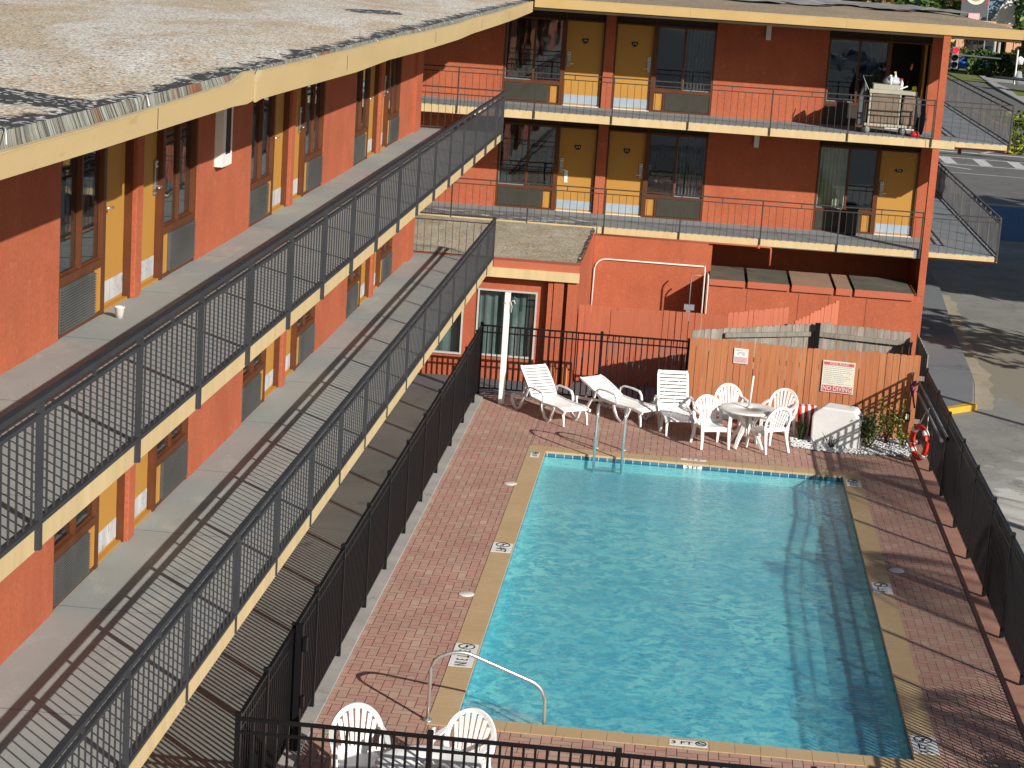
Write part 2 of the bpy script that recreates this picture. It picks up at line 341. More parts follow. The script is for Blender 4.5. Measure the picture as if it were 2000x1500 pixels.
M['rust'] = m_rust()
def m_wood(name, a, b, dark, per, ax=0):
    m, t, bs, o = nodes(name); at = N(t, 'ShaderNodeAttribute', attribute_name='tone')
    c = mix(t, at.outputs['Fac'], a, b)
    c = mix(t, ramp(t, noise(t, pos(t, (9, 9, .9)), 1.6, 5, .7, .4), .45, .75), c, dark)
    L(t, c, bs.inputs['Base Color']); bs.inputs['Roughness'].default_value = .85
    bump(t, bs, noise(t, pos(t, (20, 20, 1)), 2, 4), .3); return m
M['fencewood'] = m_wood('orange_stained_wood', (.47, .17, .070), (.52, .215, .095), (.38, .125, .05), .14)
M['greywood'] = m_wood('weathered_wood', (.24, .215, .18), (.33, .30, .26), (.13, .11, .09), .14)
M['panel'] = mat('enclosure_panel_roof', (.16, .14, .10), (.11, .10, .075), .85, 1.6, .35, .65, col3=(.38, .24, .15), s3=.55, a3=.52, b3=.53, grain=.12)

def schlick(t, f0, normal=None):
    g = N(t, 'ShaderNodeNewGeometry'); d = N(t, 'ShaderNodeVectorMath', operation='DOT_PRODUCT'); L(t, g.outputs['Incoming'], d.inputs[0]); L(t, normal or g.outputs['Normal'], d.inputs[1])
    c = math_(t, 'SUBTRACT', 1.0, math_(t, 'MINIMUM', math_(t, 'ABSOLUTE', d.outputs['Value']), 1.0))
    return math_(t, 'ADD', f0, math_(t, 'MULTIPLY', math_(t, 'POWER', c, 5.0), 1-f0))
def m_glass():
    m, t, bs, o = nodes('window_glass'); t.nodes.remove(bs)
    gl = N(t, 'ShaderNodeBsdfGlossy'); gl.inputs['Roughness'].default_value = .02; gl.inputs['Color'].default_value = (.85, .93, 1, 1)
    tr = N(t, 'ShaderNodeBsdfTransparent'); tr.inputs['Color'].default_value = (.88, .92, .92, 1)
    nb = N(t, 'ShaderNodeBump'); nb.inputs['Strength'].default_value = .06; nb.inputs['Distance'].default_value = .02
    L(t, noise(t, pos(t, (1, 1, .5)), 2.2, 2, .5), nb.inputs['Height']); L(t, nb.outputs[0], gl.inputs['Normal'])
    mx = N(t, 'ShaderNodeMixShader'); L(t, schlick(t, .10), mx.inputs[0]); L(t, tr.outputs[0], mx.inputs[1]); L(t, gl.outputs[0], mx.inputs[2])
    L(t, mx.outputs[0], o.inputs['Surface']); return m
M['glass'] = m_glass()
def m_water():
    m, t, bs, o = nodes('pool_water'); t.nodes.remove(bs); p = pos(t)
    def warped(sc, amp):
        w = N(t, 'ShaderNodeTexNoise'); w.inputs['Scale'].default_value = sc; w.inputs['Detail'].default_value = 4; L(t, p, w.inputs['Vector'])
        v = N(t, 'ShaderNodeVectorMath', operation='MULTIPLY_ADD'); v.inputs[1].default_value = (amp, amp, 0); L(t, w.outputs['Color'], v.inputs[0]); L(t, p, v.inputs[2]); return v.outputs[0]
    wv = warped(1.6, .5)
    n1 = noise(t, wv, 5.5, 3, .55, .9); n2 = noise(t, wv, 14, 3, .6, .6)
    rid = math_(t, 'SUBTRACT', 1.0, math_(t, 'MULTIPLY', math_(t, 'ABSOLUTE', math_(t, 'SUBTRACT', n2, .5)), 6.0))       # thin bright ridges: caustic light pattern painted into the water's colours
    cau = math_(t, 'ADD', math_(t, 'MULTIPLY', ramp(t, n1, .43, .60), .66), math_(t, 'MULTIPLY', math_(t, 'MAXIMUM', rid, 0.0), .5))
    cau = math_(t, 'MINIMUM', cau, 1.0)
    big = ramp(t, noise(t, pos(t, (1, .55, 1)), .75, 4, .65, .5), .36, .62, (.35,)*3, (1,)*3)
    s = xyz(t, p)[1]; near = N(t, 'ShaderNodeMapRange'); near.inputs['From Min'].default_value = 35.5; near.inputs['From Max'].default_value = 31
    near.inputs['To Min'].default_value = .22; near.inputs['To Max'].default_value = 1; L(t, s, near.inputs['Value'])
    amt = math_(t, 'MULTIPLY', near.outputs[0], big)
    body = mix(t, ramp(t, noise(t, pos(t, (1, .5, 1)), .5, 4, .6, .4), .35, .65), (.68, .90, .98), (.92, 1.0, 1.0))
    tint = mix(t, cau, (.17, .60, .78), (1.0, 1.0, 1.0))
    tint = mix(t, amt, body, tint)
    tr = N(t, 'ShaderNodeBsdfTransparent'); L(t, tint, tr.inputs['Color'])
    gl = N(t, 'ShaderNodeBsdfGlossy'); gl.inputs['Roughness'].default_value = .10
    nb = N(t, 'ShaderNodeBump'); nb.inputs['Strength'].default_value = .5; nb.inputs['Distance'].default_value = .03
    hgt = math_(t, 'ADD', noise(t, pos(t, (.7, 1.3, 1)), 11, 3, .55, .6), math_(t, 'MULTIPLY', noise(t, p, 4, 2), .8))
    L(t, hgt, nb.inputs['Height']); L(t, nb.outputs[0], gl.inputs['Normal'])
    mx = N(t, 'ShaderNodeMixShader'); L(t, schlick(t, .02, nb.outputs[0]), mx.inputs[0]); df = N(t, 'ShaderNodeBsdfDiffuse'); L(t, mix(t, math_(t, 'MULTIPLY', cau, amt), (.006, .29, .55), (.30, .88, .88)), df.inputs['Color']); ms = N(t, 'ShaderNodeMixShader'); ms.inputs[0].default_value = .32; L(t, tr.outputs[0], ms.inputs[1]); L(t, df.outputs[0], ms.inputs[2])  # diffuse layer, caustic pattern in its colour, stands in for light scattered underwater
    L(t, ms.outputs[0], mx.inputs[1]); L(t, gl.outputs[0], mx.inputs[2])
    L(t, mx.outputs[0], o.inputs['Surface']); return m
M['water'] = m_water()
def m_plaster():
    m, t, bs, o = nodes('pool_plaster'); p = pos(t); c = mix(t, ramp(t, noise(t, p, .5, 4), .35, .65), (.30, .88, .84), (.22, .78, .78))
    mr = N(t, 'ShaderNodeMapRange'); mr.inputs['From Min'].default_value = 28; mr.inputs['From Max'].default_value = 35.5; L(t, xyz(t, p)[1], mr.inputs['Value'])
    c = mix(t, mr.outputs[0], c, (.38, .86, .79)); L(t, c, bs.inputs['Base Color']); bs.inputs['Roughness'].default_value = .8; return m
M['plaster'] = m_plaster()
def m_tile():
    m, t, bs, o = nodes('waterline_tile'); p = pos(t)
    br = N(t, 'ShaderNodeTexBrick'); br.offset = 0; br.inputs['Scale'].default_value = 1; br.inputs['Brick Width'].default_value = .155; br.inputs['Row Height'].default_value = .155
    br.inputs['Mortar Size'].default_value = .006; br.inputs['Color1'].default_value = (.03, .10, .17, 1); br.inputs['Color2'].default_value = (.07, .19, .26, 1); br.inputs['Mortar'].default_value = (.5, .6, .6, 1)
    s = xyz(t, p); cb = N(t, 'ShaderNodeCombineXYZ'); L(t, math_(t, 'ADD', s[0], s[1]), cb.inputs[0]); L(t, s[2], cb.inputs[1]); L(t, cb.outputs[0], br.inputs['Vector'])
    L(t, br.outputs['Color'], bs.inputs['Base Color']); bs.inputs['Roughness'].default_value = .2; return m
M['tile'] = m_tile()

# ------------------------------------------------------------------ measured layout
XR, XW, YE, YB, YW = -3.935, -5.57, 42.10, 48.46, 50.82
Z2, Z3, ZR = 2.573, 5.147, 7.58
PX0, PX1, PY0, PY1 = -2.23, 3.10, 23.0, 36.45
WATER = -.078

# ------------------------------------------------------------------ ground, deck, pool
g = MB(); hx0, hx1, hy0, hy1 = PX0-.3, PX1+.3, PY0-.3, PY1+.3
for a in ((-1500, hx0, -600, 3000), (hx1, 1500, -600, 3000), (hx0, hx1, -600, hy0), (hx0, hx1, hy1, 3000)):
    g.quad((a[0], a[2], -.06), (a[1], a[2], -.06), (a[1], a[3], -.06), (a[0], a[3], -.06))
struct(g, 'ground', M['ground'])
def sheet(name, x0, x1, y0, y1, z, m):
    return struct(MB().quad((x0, y0, z), (x1, y0, z), (x1, y1, z), (x0, y1, z)), name, m)
sheet('parking_lot', 4.82, 60, 14, 84.6, -.03, M['lot'])
sheet('back_lot', -60, 60, -160, 13.9, -.034, M['darklot'])
struct(MB().poly([(-80, 84.6, -.026), (80, 84.6, -.026), (80, 109.5, -.026), (24.2, 109.5, -.026), (23.2, 160, -.026), (24.5, 260, -.026), (8, 260, -.026), (11.2, 160, -.026), (12, 109.5, -.026), (-80, 109.5, -.026)]), 'street', M['street'])
# raised sidewalk beside the building
sw = MB(); pts = [(4.95, 42.2), (6.25, 43.6), (6.62, 46.5), (6.9, 53), (7.3, 60), (7.6, 84), (5.6, 84), (5.6, 48.7), (4.95, 48.7)]
sw.prism([(x, y, -.03) for x, y in pts], (0, 0, .12)); struct(sw, 'sidewalk', M['sidewalk'])
ky = MB(); ky.hull8([(4.95, 42.02, -.03), (6.33, 43.42, -.03), (6.25, 43.6, -.03), (4.95, 42.2, -.03), (4.95, 42.02, .094), (6.33, 43.42, .094), (6.25, 43.6, .094), (4.95, 42.2, .094)])
struct(ky, 'sidewalk_kerb', M['yellowline'])
dp = MB(); rp = random.Random(3)
edge = [(6.30, 43.5), (6.66, 46.5), (6.94, 53), (7.34, 60)]
def ex_(y):
    for (xa, ya), (xb, yb) in zip(edge, edge[1:]):
        if y <= yb: return xa+(xb-xa)*(y-ya)/(yb-ya)
    return edge[-1][0]
ys = [43.5+i*.4 for i in range(40)]
lft = [(ex_(y)+.004, y, -.024) for y in ys]; rgt = [(ex_(y)+.2+.16*rp.random()+(.12 if y < 48 else 0), y, -.024) for y in ys]
for i in range(len(ys)-1): dp.quad(lft[i], rgt[i], rgt[i+1], lft[i+1])
struct(dp, 'sandy_verge', M['dirt'])
# road paint
pl = MB(); z = -.018
pl.quad((8, 108.2, z), (30, 106.2, z), (30, 106.75, z), (8, 108.75, z))
def along(x, y0, y1, w): pl.quad((x, y0, z), (x+w, y0, z), (x+w, y1, z), (x, y1, z))
pl.quad((8, 104.9, z), (30, 103.0, z), (30, 103.3, z), (8, 105.2, z)); pl.quad((8, 101.2, z), (30, 99.4, z), (30, 99.7, z), (8, 101.5, z))
for k in range(9):
    x = 10.3+k*1.66; yo = -.085*(x-8); pl.quad((x, 101.6+yo, z+.001), (x+.6, 101.6+yo, z+.001), (x+.6, 104.9+yo, z+.001), (x, 104.9+yo, z+.001))
pl.quad((11, 96.6, z), (30, 95.0, z), (30, 95.18, z), (11, 96.78, z)); pl.quad((9.5, 102.0, z+.004), (12.8, 98.6, z+.004), (13, 98.75, z+.004), (9.7, 102.15, z+.004))
pl.quad((14.6, 107.9, z), (16.0, 111, z), (15.7, 111, z), (14.3, 107.9, z))
pl.quad((11.0, 84.0, z), (30, 83.2, z), (30, 83.4, z), (11, 84.2, z))
for y in (120, 130, 141, 152, 163): along(21.0, y, y+3, .16)
struct(MB().poly([(9.8, 73, -.021), (20, 71.5, -.021), (20, 83.0, -.021), (10.8, 83.7, -.021)]), 'blue_lot_patch', mat('blue_patch', (.035, .10, .22), (.05, .12, .22), .8, 1.5))  # flat polygon on the lot in a mottled blue tone
struct(pl, 'white_road_markings', M['paintline'])
yl = MB()
for x in (18.15, 18.5): yl.quad((x+.3, 130, z), (x+.46, 130, z), (x+.1, 175, z), (x-.06, 175, z))
struct(yl, 'yellow_centre_line', M['yellowline'])
# verge and pavement beyond the street
kb = MB(); kb.prism([(23.15, 150, -.03), (23.6, 150, -.03), (24.2, 172, -.03), (25.1, 190, -.03), (24.6, 190, -.03), (23.7, 172, -.03)], (0, 0, .12)); struct(kb, 'far_kerb', M['kerb'])
def gpatch(name, pts, z, m): return struct(MB().poly([(x, y, z) for x, y in pts]), name, m)
gpatch('far_pavement', [(23.6, 112), (60, 112), (60, 189), (25.1, 189), (24.2, 172), (23.6, 150)], .02, M['kerb'])
gpatch('lawn_strip', [(24.2, 163), (27.2, 164), (27.5, 175), (24.9, 173)], .03, M['grass'])
gpatch('lawn', [(20.8, 181), (24.5, 180.4), (24.4, 190.5), (34, 191), (34, 250), (21.2, 250)], .03, M['grass'])
gpatch('side_street', [(24.9, 173.4), (34, 174.5), (34, 182), (24.9, 180.5)], .034, M['street'])

# concrete walk beneath the left wing
sheet('ground_walkway', XW, -3.82, 2, 42.4, .0, M['strip'])
kk = MB().box(-4.02, -3.80, 17, 40.86, -.05, .035); struct(kk, 'deck_edge_kerb', M['kerb'])
sheet('rear_walkway', -5.57, 4.9, 40.86, 48.2, .004, M['sidewalk'])
# herringbone pavers
dk = MB(); rb = random.Random(11); BW, BL, J = .12, .24, .0042
regions = [(-3.80, PX0-.32, 16.0, 40.86), (PX1+.32, 4.50, 16.0, 40.86), (PX0-.32, PX1+.32, 16.0, PY0-.32), (PX0-.32, PX1+.32, PY1+.36, 40.86)]
for (a, b, c, d) in regions:
    for j in range(int(c/BW)-2, int(d/BW)+3):
        for i in range(int(a/BW)-2, int(b/BW)+3):
            k = (i-j) % 4
            if k == 0: x0, y0, w, h = i*BW, j*BW, BL, BW
            elif k == 3: x0, y0, w, h = i*BW, j*BW, BW, BL
            else: continue
            x1, y1 = min(x0+w-J, b-J), min(y0+h-J, d-J); x0, y0 = max(x0+J, a+J), max(y0+J, c+J)
            if x1-x0 < .01 or y1-y0 < .01: continue
            t = rb.random(); zz = .0+rb.uniform(0, .0015)
            dk._a([(x0, y0, zz), (x1, y0, zz), (x1, y1, zz), (x0, y1, zz)], [(0, 1, 2, 3)], col=t)
struct(dk, 'pool_deck', M['brick'])
gr = MB()
for (a, b, c, d) in regions: gr.quad((a, c, -.005), (b, c, -.005), (b, d, -.005), (a, d, -.005))
struct(gr, 'deck_bed', M['grout'])
struct(MB().box(4.50, 4.79, 16, 40.0, -.05, .012), 'deck_edge_band', M['pinkband'])

pool = thing('swimming_pool', 'rectangular swimming pool with tan coping and blue waterline tiles', 'pool', (.43, 29.7, 0))
cp = MB(); q = .008; c_ = .32
def stones(mb, x0, x1, y0, y1, ax, n):
    for i in range(n):
        if ax == 0: a = x0+(x1-x0)*i/n; b = x0+(x1-x0)*(i+1)/n; mb.box(a+.002, b-.002, y0, y1, -.03, q)
        else: a = y0+(y1-y0)*i/n; b = y0+(y1-y0)*(i+1)/n; mb.box(x0, x1, a+.002, b-.002, -.03, q)
stones(cp, PX0-c_, PX0, PY0-c_, PY1+c_+.04, 1, 46); stones(cp, PX1, PX1+c_, PY0-c_, PY1+c_+.04, 1, 46)
stones(cp, PX0+.001, PX1-.001, PY1, PY1+c_+.04, 0, 18); stones(cp, PX0+.001, PX1-.001, PY0-c_, PY0, 0, 18)
cp.build('coping', M['coping'], pool)
sh = MB(); zb = -.03
def zf(y): return -.50 if y < 30 else -.26
A, B, C, D = (PX0, PY0), (PX1, PY0), (PX1, PY1), (PX0, PY1)
ysp = [PY0, 31, 33, 34.5, PY1]; zsp = [-.50, -.50, -.42, -.30, -.26]
for y0, y1, z0, z1 in zip(ysp, ysp[1:], zsp, zsp[1:]): sh.quad((PX0, y0, z0), (PX1, y0, z0), (PX1, y1, z1), (PX0, y1, z1))
for P, Q in ((A, B), (B, C), (C, D), (D, A)): sh.quad((*P, -.52), (*Q, -.52), (*Q, zb-.075), (*P, zb-.075))
sh.build('pool_shell', M['plaster'], pool)
tl = MB()
for P, Q in ((A, B), (B, C), (C, D), (D, A)): tl.quad((*P, zb-.075), (*Q, zb-.075), (*Q, zb), (*P, zb))
tl.build('waterline_tile_band', M['tile'], pool)
for nm, rad, zt in (('step', 1.0, -.16), ('step', 1.35, -.28)):
    st = MB(); pts = [(PX0, PY0, zt)]+[(PX0+rad*math.cos(a), PY0+rad*math.sin(a), zt) for a in [R(90)*k/14 for k in range(15)]]
    st.prism(pts, (0, 0, -.12)); st.build('pool_step', mat('white_step', (.5, .72, .74)), pool)
wt = MB(); nx, ny = 1, 1
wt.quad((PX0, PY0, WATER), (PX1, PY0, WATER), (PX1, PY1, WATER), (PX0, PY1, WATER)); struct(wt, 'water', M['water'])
# depth markers: white tiles let into the coping
def marker(cx, cy, w, h, xa, txt, circ=True, parent=pool, z=.012):
    ya = Vector((0, 0, 1)).cross(Vector(xa)); B_ = basis((cx, cy, z), xa, ya)
    mb = MB(); mb.hull8([B_ @ Vector(v) for v in ((-w/2, -h/2, -.012), (w/2, -h/2, -.012), (w/2, h/2, -.012), (-w/2, h/2, -.012), (-w/2, -h/2, 0), (w/2, -h/2, 0), (w/2, h/2, 0), (-w/2, h/2, 0))])
    t = mb.build('depth_marker', M['wpaint'], parent)
    r_ = h*.34; start = circ == 'start'; av = w-.05-(2*r_+.03 if circ else 0); off = 0 if not circ else (r_+.015)*(1 if start else -1)
    to = text('marker_text', txt, h*.74, M['ink'], t, Matrix.Identity(4)); me = to.data; org = ORG[t.name]
    xs_ = [v.co.x for v in me.vertices]; cx_ = (max(xs_)+min(xs_))/2; ys_ = [v.co.y for v in me.vertices]; cy_ = (max(ys_)+min(ys_))/2
    me.transform(Matrix.Translation(-org) @ B_ @ Matrix.Translation((off, 0, .002)) @ Matrix.Diagonal((min(1.6, av/(max(xs_)-min(xs_))), 1, 1, 1)) @ Matrix.Translation((-cx_, -cy_, 0)) )
    if circ:
        r = h*.34; cc = MB(); ct = B_ @ Vector(((w/2-r-.015)*(-1 if start else 1), .005, .004)); xv = Vector(xa).normalized(); yv = Vector(ya).normalized()
        cc.tube([ct+xv*r*math.cos(a)+yv*r*math.sin(a) for a in [2*math.pi*k/20 for k in range(20)]], .006, 5, closed=True)
        cc.beam(ct-xv*r*.7+yv*r*.5, ct+xv*r*.7-yv*r*.5, .01, .004); cc.beam(ct-xv*r*.5, ct+xv*r*.4, .02, .004)
        cc.build('no_diving_symbol', M['ink'], t)
    return t
marker(-2.395, 36.1, .34, .16, (0, -1, 0), '5 FT', 'start'); marker(-2.395, 30.1, .50, .30, (0, -1, 0), '4FT', 'start'); marker(-2.40, 25.15, .88, .30, (0, -1, 0), '3 FT 3 IN', 'start')
marker(3.265, 36.0, .44, .26, (0, 1, 0), '5 FT'); marker(3.265, 29.75, .50, .28, (0, 1, 0), '4 FT'); marker(3.265, 23.5, .56, .30, (0, 1, 0), '3 FT')
marker(.49, 22.84, .44, .17, (1, 0, 0), '3 FT'); marker(.44, 36.72, .46, .11, (-1, 0, 0), '5 FT', False)
vm = MB().box(.26, .59, 36.43, PY1-.001, -.10, -.032); vt = vm.build('depth_marker', M['wpaint'], pool)
text('marker_text', '5 FT', .066, M['ink'], vt, basis((.43, 36.424, -.060), (1, 0, 0), (0, 0, 1)) @ Matrix.Diagonal((1.9, 1, 1, 1)))
for x, y, lb in ((-2.61-.02, 33.95, 'round white skimmer lid in the brick deck on the far left of the pool'), (-2.66, 27.7, 'round white skimmer lid in the brick deck on the near left of the pool'), (3.56, 30.75, 'round white skimmer lid in the striped shade right of the pool')):
    o = MB().lathe([(0, .012), (.10, .012), (.112, .006), (.115, 0)], 28, (x, y, .002)).build('skimmer_lid', M['whitewarm'] if x < 0 else M['wpaint']); tag(o, lb, 'lid', 'skimmer lids in the deck')
# pool rails
hr = thing('grab_rail', 'bent stainless grab rail at the pool steps in the near corner', 'rail', (-2.55, 22.8, 0))
def bend(pts, r=.12, n=6):
    pts = [Vector(p) for p in pts]; out = [pts[0]]
    for i in range(1, len(pts)-1):
        a = (pts[i-1]-pts[i]); b = (pts[i+1]-pts[i]); rr_ = min(r, a.length*.45, b.length*.45); pa = pts[i]+a.normalized()*rr_; pb = pts[i]+b.normalized()*rr_
        for k in range(n+1):
            t = k/n; out.append(pa*(1-t)**2+pts[i]*2*t*(1-t)+pb*t*t)
    return out+[pts[-1]]
MB().tube(bend([(-2.55, 22.8, 0), (-2.55, 22.8, .76), (-2.22, 22.86, .88), (-1.22, 23.02, .46), (-1.18, 23.05, -.5)], .2), .022, 10).build('rail_tube', M['steel'], hr)
MB().lathe([(.0, .02), (.035, .03), (.06, .012), (.065, .0)], 18, (-2.55, 22.8, .002)).build('base_flange', M['steel'], hr)
ld = thing('pool_ladder', 'stainless pool ladder with two arched handrails at the far end', 'ladder', (-1.09, 36.3, 0))
for x in (-1.34, -.84):
    s_ = MB().tube(bend([(x, 37.05, 0), (x, 36.98, .62), (x, 36.62, .92), (x, 36.32, .86), (x, 36.28, -.25)], .22), .023, 10).build('ladder_rail', M['steel'], ld)
    MB().lathe([(.0, .02), (.035, .03), (.055, .01), (.06, 0)], 16, (x, 37.05, .004)).build('base_flange', M['steel'], s_)
for z in (-.17,): MB().box(-1.34, -.84, 36.24, 36.33, z-.015, z).build('ladder_tread', M['steel'], ld)

# ------------------------------------------------------------------ building kit
class Fr:
    def __init__(s, kind): s.k = kind
    def P(s, u, d, z): return (XW+d, u, z) if s.k == 'L' else (u, YW-d, z)
    def box(s, mb, u0, u1, d0, d1, z0, z1):
        a = s.P(u0, d0, z0); b = s.P(u1, d1, z1); return mb.box(a[0], b[0], a[1], b[1], a[2], b[2])
    def uax(s): return Vector((0, 1, 0)) if s.k == 'L' else Vector((1, 0, 0))
def half_unit(fr, root, c, s, z, number=None, door=True, ccol=None, ac='grille', back=False, tag_sign=False):
    U = lambda a: c+s*a
    def bx(name, m, boxes, parent=root, bev=0):
        mb = MB()
        for (a, b, d0, d1, z0, z1) in boxes: fr.box(mb, U(a), U(b), d0, d1, z+z0, z+z1)
        return mb.build(name, m, parent, bevel=bev)
    top = 2.36 if z > 4 else 2.385
    fm = bx('door_frame', M['brown'], [(.122, .16, -.11, -.012, 0, 2.07), (1.05, 1.098, -.11, -.012, 0, 2.07), (.16, 1.05, -.11, -.02, 2.035, 2.07)])
    bx('threshold', M['whitewarm'] if back else M['door'], [(.16, 1.05, -.11, -.03 if not back else .01, .001, .022)], fm)
    bx('transom_panel', M['dark'], [(.122, 2.55, -.14, -.075, 2.072, top)]); bx('header_bar', M['brown'], [(1.10, 2.55, -.11, -.04, 2.02, 2.071), (1.07, 1.11, -.075, -.05, 2.073, top)])
    if door:
        d = bx('door', M['door'], [(.162, 1.048, -.13, -.085, .024, 2.033)])
        bx('kick_plate', M['kick'] if back else M['kickw'], [(.18, 1.03, -.0848, -.078, .06, .27)], d)
        lk = bx('door_lock', M['lock'], [(.93, 1.015, -.0848, -.055, .93, 1.30)], d, .006)
        bx('card_slot', M['num'], [(.94, 1.005, -.0548, -.05, 1.22, 1.285)], d); bx('card_window', M['black'], [(.955, .99, -.0498, -.046, 1.24, 1.27)], d)
        mb = MB(); mb.tube([fr.P(U(.975), -.06, z+1.02), fr.P(U(.975), -.005, z+1.02), fr.P(U(.85), .0, z+1.015)], .012, 6); mb.build('door_handle', M['steel'], d)
        if number:
            pm = MB(); n = 22; uu_ = fr.uax()
            if number != '216': outl = [(-.085, .045), (-.075, .0), (-.05, -.045), (0, -.075), (.05, -.045), (.075, 0), (.085, .045), (.045, .06), (0, .045), (-.045, .06)]
            else: outl = [(-.095, -.012), (-.07, -.012), (-.06, -.04), (.06, -.04), (.07, -.012), (.095, -.012), (.095, .02), (.06, .04), (-.06, .04), (-.095, .02)]
            pts = [Vector(fr.P(U(.60)+a, -.0848, z+1.58+b)) for a, b in outl]
            pm.prism(pts, Vector(fr.P(0, -.07, 0))-Vector(fr.P(0, -.0848, 0))); pm.build('number_plate', M['black'], d)
            text('room_number', number, .062, M['num'], d, basis(fr.P(U(.60), -.068, z+1.585), (1, 0, 0), (0, 0, 1)))
            if number != '216':
                mb = MB(); mb.cyl(fr.P(U(.60), -.068, z+1.525), .01, .004, 8); mb.build('door_viewer', M['steel'], d)
        if tag_sign: bx('do_not_disturb_tag', M['wpaint'], [(.80, .885, -.078, -.07, .70, 1.0)], d)
    # window wall
    w = bx('window', M['brown'], [(1.10, 1.155, -.11, -.01, 0, 2.02), (2.50, 2.548, -.11, -.01, 0, 2.02), (1.155, 2.50, -.10, -.012, .475, .555), (1.155, 2.50, -.10, -.02, 0, .045), (1.79, 1.835, -.095, -.022, .555, 2.02), (1.375, 1.415, -.10, -.03, .045, .475)])
    for a, b, dd in ((1.157, 1.795, -.055), (1.83, 2.498, -.07)):
        g_ = bx('pane', M['glass'], [(a, b, dd-.005, dd, .556, 2.019)], w)
        bx('sash_bead', M['greypaint'] if (dd < -.06 and back) else M['brown'], [(a, b, dd+.0, dd+.014, .556, .575), (a, a+.012, dd, dd+.012, .575, 2.0), (b-.012, b, dd, dd+.012, .575, 2.0)], w)
    i0 = -.07 if back else -.022
    bx('infill_panel', M['door'], [(1.157, 1.37, -.095, i0, .047, .473)]); bx('infill_batten', M['door'], [(1.20, 1.21, i0+.0002, i0+.004, .06, .46), (1.32, 1.33, i0+.0002, i0+.004, .06, .46)])
    v = bx('air_vent', M['grille'] if back else M['grille2'], [(1.418, 2.495, -.10, -.03 if back else .0, .05, .47)])
    lm = MB()
    for k in range(16):
        z0 = z+.06+k*.0255; a = fr.P(U(1.425), 0, z0); b = fr.P(U(2.49), 0, z0)
        dd0, dd1 = (-.0298, -.016) if back else (.0002, .016)
        fr.box(lm, U(1.425), U(2.49), dd0, dd1, z0, z0+.013)
    lm.build('louvres', M['grille'] if back else M['grille2'], v)
    # room behind
    rm = MB(); u0, u1 = sorted((U(1.155), U(2.50))); dz0, dz1 = z+.5, z+2.1
    P = fr.P; D0, D1 = -.115, -1.6
    rm.quad(P(u0, D1, dz0), P(u1, D1, dz0), P(u1, D1, dz1), P(u0, D1, dz1)); rm.quad(P(u0, D0, dz0), P(u0, D1, dz0), P(u0, D1, dz1), P(u0, D0, dz1)); rm.quad(P(u1, D0, dz0), P(u1, D1, dz0), P(u1, D1, dz1), P(u1, D0, dz1))
    rm.quad(P(u0, D0, dz0), P(u1, D0, dz0), P(u1, D1, dz0), P(u0, D1, dz0)); rm.quad(P(u0, D0, dz1), P(u1, D0, dz1), P(u1, D1, dz1), P(u0, D1, dz1)); rm.build('room_interior', M['room'], root)
    if ccol:
        cm = MB(); a, b = ccol[1]; n = 36; q = random.Random(int(c*10)+s)
        ptsu = [U(a+(b-a)*k/n) for k in range(n+1)]; dd = [-.2+.035*math.sin(k*1.25+q.random()*.5) for k in range(n+1)]
        for k in range(n): cm._a([P(ptsu[k], dd[k], z+.57), P(ptsu[k+1], dd[k+1], z+.57), P(ptsu[k+1], dd[k+1], z+2.05), P(ptsu[k], dd[k], z+2.05)], [(0, 1, 2, 3)], True)
        cm.build('curtain', M[ccol[0]], w)
def pillar(fr, root, c, z, h=2.4):
    mb = MB(); fr.box(mb, c-.12, c+.12, -.11, .035, z, z+h); mb.build('pillar', M['orange'], root, bevel=.006)
def wall(fr, root, u0, u1, z, h=2.4, name='wall', m='orange'):
    mb = MB(); fr.box(mb, u0, u1, -.28, 0, z, z+h); return mb.build(name, M[m], root)

# ------------------------------------------------------------------ left wing
lw = thing('motel_wing', 'three storey orange motel wing with open walkways along its left side', 'building', (-6.5, 26, 0))
L_ = Fr('L'); cs = [12.62, 20.57, 28.52, 36.47]
for z, h in ((Z2, 2.40), (Z3, 2.36)):
    edges = [2.0]+[e for c in cs for e in (c-2.55, c+2.55)]+[41.58]
    for i in range(0, len(edges), 2): wall(L_, lw, edges[i], edges[i+1], z, h)
    MB().box(XW-.28, XW+.06, 40.8, 41.6, z+.001, z+h-.001).build('end_pier', M['orange'], lw)
    for c in cs:
        pillar(L_, lw, c, z, h)
        for s in (-1, 1): half_unit(L_, lw, c, s, z, ccol=('curtainp', (1.16, 1.75)) if (s == 1 and c < 22) else (('curtainp', (1.9, 2.48)) if c > 30 else None))
MB().box(-14, XW-1.65, 2, 41.3, -.02, 7.5).build('core', M['orange'], lw)
MB().box(XW-1.65, XW-.28, 41.1, 41.3, 0, 7.5).build('end_wall', M['orange'], lw)
wall(L_, lw, 2, 41.5, 0, 2.38, 'ground_wall')
for z in (Z2, Z3):
    MB().box(XW-.30, XR-.012, 2, YE, z-.165, z).build('walkway_slab', M['walk'], lw)
    yk = YE; ys = [YE-.005]+[YE-(k*1.872-.603) for k in range(1, 16)]+[12.3, 10.4, 8.5, 6.6, 4.7, 2.8, 2.0]
    fb = MB()
    for a, b in zip(ys, ys[1:]): fb.box(XR-.010, XR+.012, b+.004, a-.004, z-.165, z-.012)
    fb.build('walkway_fascia', M['fascia'], lw)
